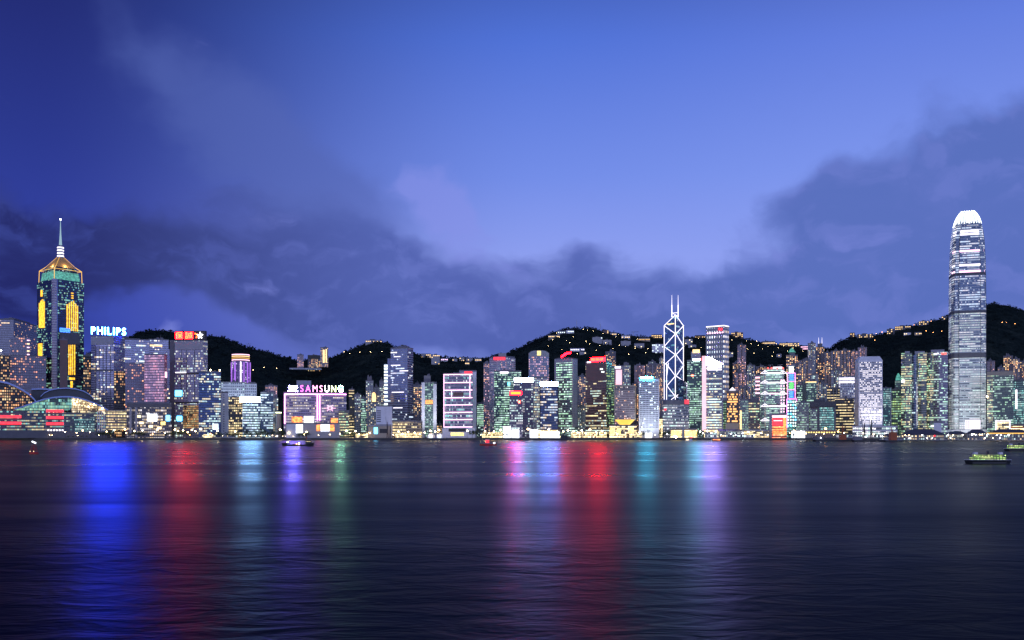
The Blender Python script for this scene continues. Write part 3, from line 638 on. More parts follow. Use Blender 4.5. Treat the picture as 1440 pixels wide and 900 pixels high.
t = Bld('office_block', 'dark narrow block between the gold neon skyscraper and the tower with blue lettering', 117, 129, 500, 1640, 'office block'); t.body(FM['dark_orange']); t.roof(.5, 4)

# --- blue lettering tower
t = Bld('office_tower', 'grey office tower with a glowing blue-white name sign along its roof', 128, 181, 473, 1600, 'office tower', 'R', 160, th=30)
t.body(FM['lined_glass']); t.roof(.4, 2, 0)
for px in (134.5, 139.5, 145, 149.5, 155): t.rect('dark_stripe', M['concdark'], px - .35, 487, px + .35, None, .5)
t.rect('plant_band', M['concdark'], 129.5, 519.5, 159, 522, .6)
t.rect('roof_band', M['conc'], 128.6, 474, 159.6, 485, .7)
sg = thing('sign', None, None); sg.parent = t.o
fr = MB(); dy = 16.0; z0, z1 = t.fz(150, 470.8, dy), t.fz(150, 460.4, dy)
mid_ = t.fx(152.8, dy); half = 24.3 / F * (t.Y + dy) * cos(az_of(152))
sg.location = (mid_, dy, 0); sg.rotation_euler = (0, 0, -az_of(152.8) - t.phi)     # squared up to the harbour
letters(sg, 'PHILIPS', -half, half, z0, z1, 0, M['sign_blue'], .8, .02, gapk=.3)
fr.box(-half, half, 1, 1.4, z0 - .6, z0 + .2); fr.box(-half, half, 1, 1.4, z1 - 1, z1 - .4)
for k in range(9): x = -half + 2 * half * k / 8; fr.box(x - .2, x + .2, 1.4, 1.8, t.zt - 3, z1)
fr.build('sign_frame', M['dark'], sg)
t = Bld('office_block', 'wide grey ribbed block with a few pinkish windows beside the blue lettered tower', 160, 210, 477.5, 1640, 'office block'); t.body(FM['lined_glass']); t.roof(.5, 3)
t = Bld('office_block', 'dark narrow block of orange windows in front of the wide grey ribbed block', 160.5, 178, 522, 1590, 'office block'); t.body(FM['dark_orange']); t.roof(.5, 2, 0)
t = Bld('office_block', 'plain grey front block with sparse red windows next to the pink mirrored slab', 176, 205, 512, 1560, 'office block'); t.body(FM['grey_orange']); t.roof(.5, 2, 0)
t = Bld('office_tower', 'grey stepped tower with low set-back top behind the pink mirrored slab', 209, 237, 478, 1680, 'office tower'); t.body(FM['lined_glass']); t.roof(.5, 3, 2, 1)
t.rect('light_strip', M['house_glow'], 211, 485, 228, 487, .5); t.block('lower_block', FM['lined_glass'], 216, 491, 240, None, -6, -.02)
t = tower('office_tower', 'mirrored slab with a painted pink reflection, left of the red character sign tower', 203, 235, 499, 1530, 'pink_reflection', 'R', 231, plant=.3, h=2, tanks=0)
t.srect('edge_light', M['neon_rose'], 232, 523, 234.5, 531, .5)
# low portal block in front of them
t = Bld('shopping_block', 'low concrete portal block with lit advertising panels under the pink mirrored slab', 178, 241, 567, 1500, 'shopping block')
t.body(FM['portal_shops']); t.roof(.4, 2, 0)
t.rect('roof_beam', M['concdark'], 178, 567.5, 241, 573, 1.6)
for px in (183.5, 191.5): t.block('column', M['conc'], px - 1.6, 573, px + 1.6, None, -3, -1.7)
t.rect('advertising_panel', M['panel_white'], 207, 582, 221, 592.5, 1.2); t.rect('advertising_panel', M['panel_yellow'], 226, 593, 232.5, 597.5, 1.2); t.rect('advertising_panel', M['panel_cyan'], 233.5, 584, 239, 592, 1.2)
for px, py in ((195, 586), (199, 595), (212, 600), (224, 602)): t.rect('shop_window', M['room_warm'], px - 3, py - 2, px + 3, py + 1.2, .6)

# --- red character sign tower
t = tower('office_tower', 'violet-grey tower with red rooftop characters and a white emblem', 239, 292, 479, 1560, 'violet_stone', 'R', 286, plant=0)
t.rect('dark_stripe', M['concdark'], 239, 480, 245.6, None, .7); t.rect('top_band', M['conc'], 246, 480, 285.5, 491.5, .5)
for px in (255, 262.5, 273.5): t.rect('dark_stripe', M['concdark'], px - .35, 492, px + .35, 560, .4)
for y_ in (524, 565): t.rect('plant_band', M['dark'], 246, y_, 285.5, y_ + 2.2, .6)
t.rect('light_strip', M['neon_white'], 247, 523.2, 262, 524.6, 1.0)
t.rect('reflection_panel', FM['warm_reflection'], 258, 570, 279, 602, .5); t.rect('advertising_panel', M['panel_cyan'], 246.5, 549, 256, 557, .8); t.rect('advertising_panel', M['panel_cyan'], 249, 585, 256, 592, .8)  # orange reflection on the lower front put in as glowing glazing
t.block('sign_box', M['dark'], 246, 465.5, 288, 478.2, -1, 6)
STROKES = {  # two rooftop characters, drawn as neon strokes in a 10 x 10 square
 'bao': [((2.6, 10), (.4, 6)), ((1.6, 7.6), (1.6, 0)), ((3.6, 9.6), (8.8, 9.6)), ((3.6, 6.6), (8.8, 6.6)), ((3.6, 9.6), (3.6, 6.6)), ((8.8, 9.6), (8.8, 6.6)), ((2.8, 4.6), (9.8, 4.6)), ((6.2, 6.6), (6.2, 0)), ((6.0, 4.4), (3.0, .8)), ((6.4, 4.4), (9.6, .8))],
 'cheng': [((.6, 9.4), (3.0, 9.4)), ((.2, 7.4), (3.4, 7.4)), ((.7, 5.6), (3.0, 5.6)), ((.7, 3.6), (3.0, 3.6)), ((.7, 3.6), (.7, .4)), ((3.0, 3.6), (3.0, .4)), ((.7, .5), (3.0, .5)), ((4.2, 7.4), (9.8, 7.4)), ((4.4, 7.4), (3.9, .4)), ((4.5, 5.0), (6.2, 5.0)), ((6.2, 5.0), (6.0, 1.8)), ((7.0, 9.8), (8.0, 3.6)), ((8.0, 3.6), (9.9, .4)), ((9.4, 5.6), (6.2, .6)), ((8.4, 9.8), (9.2, 8.8))]}
sg = thing('sign', None, None); sg.parent = t.o
for key, px0, px1, mt in (('bao', 247.5, 257.5, 'sign_redorange'), ('cheng', 261, 271.5, 'sign_redorange')):
    x0, x1, z0, z1 = t.fx(px0), t.fx(px1), t.fz(262, 476.4), t.fz(262, 467.2); b = MB()
    for (ax, ay), (bx, by) in STROKES[key]: b.tube((x0 + (x1 - x0) * ax / 10, -1.6, z0 + (z1 - z0) * ay / 10), (x0 + (x1 - x0) * bx / 10, -1.6, z0 + (z1 - z0) * by / 10), .42, 5)
    b.build('letter', M[mt], sg)
    b = MB(); b.box(x0 - .3, x1 + .3, -1.15, -1.02, z0 - .3, z1 + .3); b.build('glow_panel', M['sign_red_back'], sg)
x0, x1, z0, z1 = t.fx(275.5), t.fx(286.5), t.fz(281, 476.6), t.fz(281, 467.4); b = MB()
for q in range(5):   # the emblem: white star-like head with rays
    a = pi / 2 + q * 2 * pi / 5; cx, cz = x0 + (x1 - x0) * .6, (z0 + z1) / 2
    b.tube((cx, -1.6, cz), (cx + cos(a) * (x1 - x0) * .38, -1.6, cz + sin(a) * (z1 - z0) * .5), 1.5, 5, .5)
b.build('emblem', M['sign_white'], sg)
b = MB(); b.tube((x0 - 1, -1.6, z1 - 2), (x0 + 3.5, -1.6, z1 - 4), .8, 5); b.tube((x0 + 1, -1.6, z0 + 2), (x0 + 4, -1.6, z0 + 5), .6, 5); b.build('emblem', M['sign_redorange'], sg)
t = tower('office_tower', 'dark blue glass tower with two roof lamps, right of the red character sign tower', 279.5, 310.5, 523, 1500, 'blue_glass', plant=.4, h=2, tanks=0)
for px in (296, 309): b = MB(); b.tube((t.fx(px), 1, t.zt), (t.fx(px), 1, t.zt + 3), .2); b.ball((t.fx(px), 1, t.zt + 3.4), .9); b.build('roof_lamp', M['lamp_warm'], t.o)
t.rect('shop_window', M['room_cool'], 299, 596, 307, 604, .6)

# --- round purple tower on the slope
def round_tower():
    t = Bld('round_tower', 'round tower washed in purple light with a gold-ringed crown', 324, 353, 508, 1950, 'round tower'); r = t.W / 2; z = lambda py: t.fz(338, py)
    b = MB(); b.lathe([(r, GZ), (r, z(508))], 28, (0, r)); b.build('facade', FM['round_violet'], t.o)
    for px in (326, 330.5, 343, 348, 351.5):
        a = math.asin(max(-.99, min(.99, (px - 338.5) / 14.5))); x, y = r * 1.01 * sin(a), r - r * 1.01 * cos(a); b = MB(); b.box(x - 1.5, x + 1.5, y - .7, y + .5, z(538), z(509)); b.build('light_panel', M['purple_wall_glow'], t.o)  # purple wash on the tower put in as glowing panels
    b = MB(); b.box(-1.2, 1.2, -1.2, 0, z(538), z(508.5)); b.build('light_strip', M['neon_white'], t.o)
    b = MB(); b.lathe([(r * .8, z(508)), (r * .8, z(506.5)), (r * .84, z(506)), (r * .84, z(498)), (r * .6, z(497))], 28, (0, r)); b.build('crown', M['concdark'], t.o)
    for py, mt in ((506.2, 'neon_rose'), (503.6, 'neon_gold_line'), (501, 'house_glow'), (498.6, 'neon_rose')):
        b = MB(); b.lathe([(r * .87, z(py)), (r * .87, z(py - 1.0))], 28, (0, r)); b.build('light_ring', M[mt], t.o)
round_tower()
t = tower('office_block', 'long white block with blank upper wall below the round purple tower', 311, 344, 538, 1620, 'white_block', plant=.3, h=3, tanks=2)
t = tower('office_block', 'white stepped block with louvred end, right of the blank white wall', 344.2, 361, 539.5, 1610, 'white_block', plant=.6, h=3, tanks=0)
t = tower('office_tower', 'slim white stair tower beside the dark block of yellow windows', 310.8, 321, 552, 1540, 'pale_slab', plant=0)
t = tower('office_block', 'dark block dotted with yellow windows behind the slim white stair tower', 321.3, 341, 558.5, 1550, 'yellow_rooms', plant=.4, h=2, tanks=0)
t = tower('office_block', 'block with a dazzling white roof sign and cyan-lit storeys', 341.3, 366, 566, 1520, 'cyan_office', plant=0)
t.block('sign', M['sign_ice'], 337.5, 558.3, 366, 565.6, -1.5, 2)
t = tower('apartment_tower', 'pinkish grey tower rising behind the cyan-windowed office left of the pink neon building', 373, 390, 542.5, 1700, 'flats_pink', plant=.4, h=3, tanks=2)
t = tower('office_tower', 'office with cyan and green windows next to the dazzling white sign', 366.4, 384, 552, 1530, 'cyan_office', plant=.4, h=3)
b = Bld('round_kiosk', 'small round brown tower with a lit rim beside the pink neon building', 388, 395.5, 581, 1500, 'tower'); r = b.W / 2
q = MB(); q.lathe([(r, GZ), (r, b.zt), (r * 1.1, b.zt + .2), (r * 1.1, b.zt + 1.4), (r * .3, b.zt + 3)], 18, (0, r)); q.build('wall', M['beige'], b.o); q = MB(); q.lathe([(r * 1.14, b.zt + .4), (r * 1.14, b.zt + 1.5)], 18, (0, r)); q.build('light_ring', M['sign_cream'], b.o)

# --- pink neon building
t = Bld('shopping_building', 'broad building outlined in pink neon with a row of glowing rooftop letters', 399, 487, 552.5, 1500, 'building', depth=36)
t.body(FM['grid_shop']); t.roof(0)
t.block('plant_room', M['conc'], 417, 535, 437.5, 552, 16, 30)
P = M['neon_pink']
for a in (((400, 554), (487, 554.6)), ((400.5, 555.2), (400.5, 596)), ((446.2, 555.5), (446.2, 591)), ((449.6, 555.5), (449.6, 591))): t.strip(P, a, .85, 1.0)
z0, z1 = t.fz(450, 551.2), t.fz(450, 542)
sg = thing('sign', None, None); sg.parent = t.o
letters(sg, 'SAMSUNG', t.fx(422.5), t.fx(482), z0, z1, -.6, [M[k] for k in ('sign_pink', 'sign_pink', 'sign_pinkwhite', 'sign_pinkwhite', 'sign_white', 'sign_cream', 'sign_green')], .8, -.005, gapk=.42)
b = MB()   # five interlaced rings with a line below
for k, (cx, up) in enumerate(((0, 1), (1, 1), (2, 1), (.5, 0), (1.5, 0))):
    x = t.fx(408 + cx * 4.2); z = t.fz(412, 544.2 if up else 546.4); r = 2.0
    for q in range(12): b.tube((x + r * cos(q * pi / 6), -.8, z + r * sin(q * pi / 6)), (x + r * cos((q + 1) * pi / 6), -.8, z + r * sin((q + 1) * pi / 6)), .38, 4)
b.build('ring_emblem', M['sign_violet'], sg)
b = MB(); b.box(t.fx(405.5), t.fx(418.5), -1, -.4, t.fz(412, 550.4), t.fz(412, 549.2)); b.build('underline', M['sign_violet'], sg)
fr = MB()
for k in range(16): x = t.xa + 5 + (t.W - 8) * k / 15; fr.box(x - .15, x + .15, .4, .7, t.zt, z1 + .5)
fr.box(t.xa + 5, t.xb - 3, .7, 1, z1 - .5, z1); fr.build('sign_frame', M['dark'], sg)
b = MB(); cx, cz = t.fx(464), t.fz(464, 574)   # starburst lights on the front
for q in range(12):
    a = q * pi / 6; r = 5.5 if q % 2 else 9.5; b.tube((cx + 2.2 * cos(a), -.6, cz + 1.6 * sin(a)), (cx + r * cos(a), -.6, cz + r * .62 * sin(a)), .32, 4)
b.build('starburst_light', M['neon_rose'], t.o)
t = Bld('office_block', 'narrow dark block with ladder-like yellow windows at the right end of the pink neon building', 490.5, 498, 548, 1520, 'office block'); t.body(FM['yellow_lines']); t.roof(.4, 2)
t = Bld('shopping_block', 'low grey shopping block hung with lit posters in front of the pink neon building', 402, 478, 595.5, 1466, 'shopping block', depth=26)
t.body(M['conc'], 'wall'); t.roof(.2, 2, 0)
t.rect('poster', M['panel_orange'], 410.2, 586, 425, 594.2, .5, -.5); t.rect('poster', M['panel_white'], 427.4, 585.2, 441.4, 594.6, .5, -.5); t.rect('poster', M['panel_orange'], 465.4, 588, 475, 594.6, .5, -.5)
t.rect('poster', M['panel_white'], 451, 597, 463.4, 606.5, .6); t.rect('poster', M['panel_orange'], 445, 597.4, 450.6, 606, .6); t.rect('poster', M['panel_orange'], 463.8, 597.4, 470, 606, .6)
t.rect('poster', M['panel_white'], 416.2, 597, 425.6, 609, .6)
t.block('end_wall', M['white'], 402.5, 596.5, 415.8, None, -1.2, -.05)
t = Bld('apartment_block', 'lit annex with gold and grey rows at the right foot of the pink neon building', 476.5, 491, 578, 1490, 'apartment block'); t.body(FM['lit_rows']); t.roof(.3, 2)

# --- three towers in the saddle of the hills
def at_hill(x0, x1, ytop, ybase, name, label, mat, Y=2700, group=None, cat='apartment tower', plant=.4, h=3, mast=0):
    t = Bld(name, label, x0, x1, ytop, Y, cat, group=group, gz=CAMZ + (HZ - ybase - 4) / F * Y); t.body(FM[mat] if mat in FM else M[mat], 'facade'); t.roof(plant, h, 1, mast); return t
at_hill(418, 427, 499, 515, 'apartment_tower', 'small pale hillside tower, leftmost of the three in the saddle between the hills', 'flats_pink')
t = at_hill(433, 450, 500, 518, 'apartment_tower', 'broad hillside block with dark net over its top, middle of the three in the saddle', 'flats_dark'); t.rect('net', M['hull'], 432.7, 499.4, 450.3, 505, 1.0)
t = at_hill(450.6, 461.5, 489, 512, 'apartment_tower', 'taller hillside tower with bright orange stripes, rightmost of the three in the saddle', 'flats'); t.rect('window_stripe', M['house_glow'], 454, 492, 456.5, 510, .6); t.rect('window_stripe', M['house_glow'], 458, 491, 459.6, 510, .6)
t = at_hill(407, 452, 517.8, 515.6, 'podium_block', 'long pale podium strip under the three hillside towers', 'white_block', 2660, cat='podium', plant=0)

# --- cluster around the tall grey tower
t = tower('apartment_tower', 'grey residential tower next to the ladder of yellow windows', 498.6, 507.5, 555, 1640, 'flats_cool', plant=.4, h=3)
t = tower('apartment_tower', 'residential tower with green-lit rooms in front of the dark hillside cluster', 507.8, 515, 560, 1600, 'green_dim', plant=.5, h=3)
t = tower('apartment_tower', 'slender concrete tower with a boxy top, left of the orange glowing dome', 514.5, 525, 535.5, 1700, 'flats_cool', plant=.6, h=8, tanks=2)
t = tower('office_block', 'pale block under the orange glowing dome', 518.5, 533, 566, 1620, 'flats_cool', plant=0)
b = MB(); r = t.W * .20; b.lathe([(r * .8, t.zt), (r * .95, t.zt + 3), (r * .95, t.zt + 12), (r * .75, t.zt + 16), (r * .3, t.zt + 18)], 14, (0, t.D * .3)); b.build('dome', glow('dome_lit', (1.0, .58, .22), 2.6, vary=.3, scale=.2), t.o)
t = tower('apartment_tower', 'tall slim tower in shadow beside the big grey tower', 533.5, 540, 536, 1720, 'flats_cool', plant=.5, h=4)
t = Bld('office_tower', 'tall grey glass tower with a stepped left shoulder and white storey lines', 549.5, 581, 489.5, 1640, 'office tower', 'R', 573, th=26); t.body(FM['steel_ribbon']); t.roof(.5, 4, 3)
t.block('shoulder', FM['steel_ribbon'], 540, 512, 549.4, None, 2, 26); t.block('shoulder', FM['steel_ribbon'], 545, 504, 550, 512, 4, 24)
for y_ in (513, 517, 521.5, 526, 530.6, 535, 540, 545, 550.5, 556, 561.5, 567): t.block('lit_window', M['room_cool'], 540.2, y_, 544.8, y_ + 2.6, 1.3, 1.98)
for y_, a, c in ((501, 554, 563), (513.2, 550, 563), (521, 562, 574), (551, 551, 568), (573, 553, 566)): t.rect('light_strip', M['neon_white'], a, y_, c, y_ + 1, .4)
t = tower('apartment_tower', 'block of flats with yellow windows between the tall grey tower and the twin white slabs', 581.4, 592.6, 541, 1700, 'flats', plant=.5, h=4, tanks=2)
t = Bld('office_tower', 'tower of two white slabs with a dark glass centre and tall plant room', 592.8, 614, 538, 1560, 'office tower'); t.body(FM['green_dim']); t.roof(.45, 12, 2)
for px0, px1, y_ in ((592.8, 597.4, 538), (609.2, 614, 540)): t.block('end_slab', M['white'], px0, y_, px1, None, -3, -.02)
for y_, mt in ((564, 'room_warm'),): t.rect('lit_storey', M['panel_orange'], 598.5, 562.5, 608.5, 568, .3)
t = Bld('civic_hall', 'windowless white hall block with louvres along its left side', 529, 551.5, 571, 1480, 'hall'); t.body(M['white'], 'wall'); t.roof(0)
for k in range(6): t.rect('louvre', M['concdark'], 529.8, 577 + k * 3, 535.5, 578.4 + k * 3, .3)
t = Bld('low_hall', 'long low beige hall with a cyan-lit doorway beside the white windowless block', 517.5, 550, 598, 1466, 'hall'); t.body(M['beige'], 'wall'); t.roof(0); t.rect('roof_slab', M['conc'], 517, 597.5, 550.5, 599.4, 1.4); t.rect('lit_doorway', M['panel_cyan'], 526, 601, 531, 610, .3); t.rect('window', M['dark'], 534, 603, 545, 609, .3)
t = tower('low_office', 'low pale office with square windows at the foot of the tall grey tower', 552, 594, 593, 1490, 'terrace', plant=.4, h=3, cat='office')

# --- building ringed with pink neon bands
t = Bld('office_tower', 'tower ringed by horizontal pink neon bands at every few floors', 623.5, 664.5, 526, 1520, 'office tower'); t.body(FM['banded_glass']); t.roof(.3, 3, 0)
Pn = M['neon_rose']
for y_ in (526.6, 538, 548.7, 559.2, 569.3, 580, 590, 600.4): t.strip(Pn, ((623.8, y_ + .2), (664.3, y_ - .2)), .75, 1.0, 'neon_band')
for px, a, c in ((660.8, 527, 560), (624.2, 527, 600), (635, 549, 559)): t.strip(M['neon_rose'], ((px, a), (px, c)), .55, .9, 'neon_band')
t.rect('dark_panel', M['brown'], 637, 551.5, 652, 556.8, .5)
t.block('podium', M['white'], 622, 602, 668, None, -10, -.05); t.rect('lit_entrance', M['panel_yellow'], 634, 608.5, 652, 612.5, 10.4, 10.05); t.rect('dark_opening', M['dark'], 631, 602.6, 655, 607, 10.5, 10.05)
t = tower('office_tower', 'pale grey slab with a red roof logo, set behind the pink banded tower', 646, 670, 521.5, 1580, 'hotel_stone', plant=0); t.rect('sign', M['panel_red'], 653, 522.3, 664, 525.2, .6); t.rect('fin', M['white'], 664.8, 523, 669.8, None, .4)
t = tower('office_block', 'low block glowing green on the dark slope right of the pink banded tower', 671, 684, 567, 1900, 'green_office', plant=.3, h=2)

# --- curved white tower and its neighbours
t = tower('apartment_tower', 'pinkish apartment tower with lit corner, left behind the curved white tower', 680, 690, 511, 1900, 'flats_pink', plant=.5, h=4, tanks=2)
t = Bld('hotel_tower', 'curved white hotel tower with a red roof sign and a dark tall window', 688, 725, 503, 1720, 'hotel'); n = 14
b = MB(); pts = [(t.xa + t.W * k / n, t.D * .25 * (2 * k / n - 1) ** 2) for k in range(n + 1)] + [(t.xb, t.D), (t.xa, t.D)]; b.prism(pts, GZ, t.zt); b.build('facade', FM['hotel_stone'], t.o)
b = MB(); b.prism([(x * .93, y + 2) for x, y in pts], t.zt, t.zt + 3); b.build('parapet', M['roofgrey'], t.o)
b = MB(); b.box(t.fx(701), t.fx(712), t.D * .4, t.D * .8, t.zt + 3, t.zt + 10); b.build('plant_room', M['conc'], t.o)
t.rect('sign', M['panel_red'], 694, 502.2, 710.5, 506.2, .8); t.rect('tall_window', FM['curve_pink'], 704.5, 508.5, 712, 521, .7)
t = tower('office_tower', 'green-lit glass office below the curved white hotel, with a white emblem on its top edge', 695, 733, 522, 1600, 'green_office', plant=.4, h=3); t.rect('sign', M['neon_white'], 703, 522.6, 715, 525.2, .8); t.rect('edge_light', M['panel_cyan'], 714, 538, 717, 541.5, .8)
t = tower('office_tower', 'violet-grey tower topped by a glowing bluish-white sign', 722, 750, 538, 1560, 'dark_violet', plant=0); t.block('sign', M['sign_ice'], 727, 531.2, 749.5, 537.6, -1, 2); t.block('sign_emblem', M['sign_violet'], 723.4, 532, 726.4, 537, -1, 2)
t = tower('office_tower', 'dark tower with a red-orange rooftop sign, front left of the violet tower', 716.6, 735, 556, 1500, 'dark_violet', plant=0)
t.block('sign', M['sign_red'], 717, 550, 733.5, 555.7, -1, 2); t.rect('sign_lettering', M['sign_yellowred'], 718.5, 551.2, 732, 554.4, 1.6, 1.05); t.rect('red_lamp', M['lamp_red'], 729.2, 563.6, 731.4, 566.6, .8)
t.block('lit_podium', M['panel_white'], 719.5, 604, 730, None, -10, -.05)
t = tower('office_tower', 'tower with a rounded crown and a small yellow emblem, pink windows in its upper half', 743.5, 772, 497, 1700, 'curve_pink', plant=0)
b = MB(); pts = [(t.xa + t.W * k / 12, -.4, t.zt + 5.5 * (1 - (2 * k / 12 - 1) ** 4)) for k in range(13)]
b.face([(t.xa, -.4, t.zt - 6), (t.xb, -.4, t.zt - 6)] + pts[::-1]); b.face([(x, t.D, z) for x, y, z in pts] + [(t.xb, t.D, t.zt - 6), (t.xa, t.D, t.zt - 6)])
for p, q in zip(pts, pts[1:]): b.face([p, q, (q[0], t.D, q[2]), (p[0], t.D, p[2])])
b.build('crown', M['conc'], t.o); t.rect('emblem', M['panel_yellow'], 755.5, 493.6, 760.5, 499.6, .8)
t = tower('office_block', 'pale lower tower with rows of yellowish windows in front of the rounded crown tower', 744, 770, 531, 1580, 'curve_cool', plant=0)
t = tower('office_tower', 'night-blue glass tower capped by a blazing white lightbox', 759.4, 785, 543.5, 1500, 'night_blue', plant=0, corner=True, edge='dark'); t.block('sign', M['sign_lilac'], 759.8, 537, 784.6, 543, -1, 3)
t.block('podium', FM['shops'], 757, 604.5, 788, None, -8, -.05)
t = tower('office_tower', 'tower with green-lit floors, plain grey side and a red swoosh on the roof', 780, 812, 505, 1590, 'green_tower', 'R', 804, plant=.7, h=3, tanks=0)
b = MB(); z = t.zt + 3   # red swoosh sign
for k in range(8):
    a = k / 7; b.tube((t.fx(789 + 12 * a), 1, z + 1 + 6 * a + 2 * sin(a * pi)), (t.fx(790.8 + 12 * min(1, a + .14)), 1, z + 1 + 6 * min(1, a + .14) + 2 * sin(min(1, a + .14) * pi)), 2.2 - 1.2 * abs(a - .4), 6)
b.build('sign', M['sign_red'], t.o)
t.srect('side_wall', FM['plain_side'], 804.6, 505.6, 811.8, 600, .5); t.rect('frame', M['conc'], 780, 505, 782.4, 600, .6); t.rect('frame', M['conc'], 782.5, 505, 804, 510, .6)
t = tower('apartment_tower', 'flats with orange windows seen between the swoosh tower and the brown tower', 812.5, 825, 530, 1900, 'flats', plant=.5, h=4, tanks=2)
t = tower('office_tower', 'brown stone tower with a glowing red roof sign', 823.5, 860, 509, 1560, 'brown_tower', 'R', 852.6, plant=0, wall='facade'); t.srect('side_glazing', FM['green_side'], 853, 509.4, 859.8, 602, .5)
t.block('sign', M['sign_red'], 830.4, 502.4, 851, 508.4, -1, 3); 
sg = thing('sign_lettering', None, None); sg.parent = t.o
b = MB(); R = random.Random(3); x = t.fx(832)
while x < t.fx(849): w = R.uniform(.9, 1.6); b.tube((x, -1.6, t.fz(840, 507.4)), (x + R.uniform(-.6, .6), -1.6, t.fz(840, 503.4)), .3); b.tube((x, -1.6, t.fz(840, R.uniform(504, 507))), (x + w, -1.6, t.fz(840, R.uniform(504, 507))), .3); x += w + 1.2
b.build('letter', M['sign_yellowred'], sg)
t.rect('blank_wall', M['brown'], 824.2, 510, 852, 536, .5); t.rect('lit_window', M['room_cool'], 844, 518, 848, 520, .8); t.rect('lit_window', M['room_cool'], 846, 522, 850, 524, .8); t.rect('corner_light', M['neon_white'], 825.8, 508.4, 831, 510.4, 1)
t = tower('apartment_tower', 'dark hillside flats dotted with lights above the brown tower, right of its sign', 851.5, 866, 495, 2250, 'flats_dark', plant=.4, h=4, tanks=2)
t = tower('office_tower', 'slim tower with green corner lights squeezed beside the brown tower', 853.5, 864, 516, 1640, 'green_side', plant=.3, h=3); t.rect('sign', M['neon_white'], 854, 515.6, 858.5, 517.4, .6)
t = tower('office_tower', 'slim tower with a pink-lit top and wall behind the funnel-based block', 864.2, 875.5, 515, 1760, 'flats_pink', plant=.4, h=2); t.rect('lit_wall', M['pink_wall_glow'], 866, 520, 874.5, 541, .6); t.rect('sign', M['neon_white'], 864.6, 515.2, 873, 518, .8)
t = tower('apartment_tower', 'grey tower with a tapering top, right behind the funnel-based block', 875.8, 886.5, 514, 1900, 'flats_cool', plant=.7, h=6, tanks=2)
# --- funnel-based block
t = Bld('office_tower', 'boxy pinkish block standing on a narrowing funnel base lit yellow', 864.5, 893, 543, 1500, 'office tower', depth=30)
zb, zn, zp = t.fz(878, 590), t.fz(878, 597.5), t.fz(878, 598.4)
b = MB(); b.box(t.xa, t.xb, 0, t.D, zb, t.zt); b.build('facade', FM['funnel_block'], t.o)
R4 = lambda k, z: [((t.xa + t.xb) / 2 + s_ * t.W / 2 * k, t.D / 2 + q_ * t.D / 2 * k, z) for s_, q_ in ((-1, -1), (1, -1), (1, 1), (-1, 1))]
b = MB(); b.loft([R4(.48, GZ), R4(.48, zn), R4(.998, zb - .03)], False); b.build('funnel', glow('funnel_glow', (1.0, .62, .10), 1.5, vary=.2, scale=.05), t.o)  # yellow light on the funnel's underside put in as glow
for k in range(13): x = t.xa + 1.4 + (t.W - 2.8) * k / 12; b = MB(); b.box(x - .5, x + .5, -.6, -.02, t.fz(878, 549), t.zt - .6); b.build('fin', M['concdark'], t.o)
b = MB(); b.box(t.xa - .8, t.xb + .8, -.9, t.D + .5, t.zt - .55, t.zt + 1.5); b.build('parapet', M['beige'], t.o)
for x in (t.xa, t.xb): b = MB(); b.box(x - .8, x + .8, -1, .6, zb - 1, t.zt - .6); b.build('corner_pier', M['beige'], t.o)
t = Bld('plinth_block', 'low yellow-lit plinth block under the funnel-based tower', 857, 895, 598.5, 1475, 'plinth', depth=20); t.body(FM['shops']); t.roof(0)
for px, w in ((861, 3.2), (870, 2.6), (888, 3)): t.rect('lit_window', M['panel_yellow'], px - w, 602, px + w, 611, .5)

# --- white hotel with square window grid
def window_grid(t, px0, py0, px1, py1, nx, ny, w, h, pick, mats, name='window', out=.35, side=False, cap=100, seed=1):
    """separate windows on the front face: the first hundred as parts, the rest as one mesh"""
    R = random.Random(seed); xm = (px0 + px1) / 2; xs0, xs1, z0, z1 = t.fx(px0), t.fx(px1), t.fz(xm, py1), t.fz(xm, py0)
    shared = []
    for m in mats:
        b = MB(); b.box(-w / 2, w / 2, -out, -.01, -h / 2, h / 2); shared.append(b.mesh(name, m))
    rest = [MB() for m in mats]; n = 0
    for j in range(ny):
        for i in range(nx):
            k = pick(R, i, j); x = xs0 + (xs1 - xs0) * (i + .5) / nx; z = z1 - (z1 - z0) * (j + .5) / ny
            if k is None: continue
            if n < cap:
                o = bpy.data.objects.new(name, shared[k]); COL.objects.link(o); o.parent = t.o; o.location = (x, 0, z); n += 1
            else: rest[k].box(x - w / 2, x + w / 2, -out, -.01, z - h / 2, z + h / 2)
    b = MB()
    for k, r in enumerate(rest):
        o = len(b.v); b.v += r.v; b.f += [tuple(i + o for i in f) for f in r.f]; b.uv += r.uv; b.mi += [k] * len(r.f)
    if b.f: tag(b.build(name + 's', mats, t.o), kind='stuff')
M['pane_dark'] = plain('dark_pane', (.025, .03, .045), .12); 
t = Bld('hotel_tower', 'white hotel slab with a dense grid of small dark windows and a turquoise roof sign', 898.5, 927, 532, 1510, 'hotel'); t.body(M['white'], 'wall'); t.roof(.5, 3, 0)
window_grid(t, 899.5, 536, 926, 602, 13, 23, 1.45, 1.6, lambda R, i, j: 1 if R.random() < .07 else 0, [M['pane_dark'], M['room_cool']])
t.block('sign', M['cyan_roof_sign'], 900.5, 529.6, 918, 532, -1, 2)
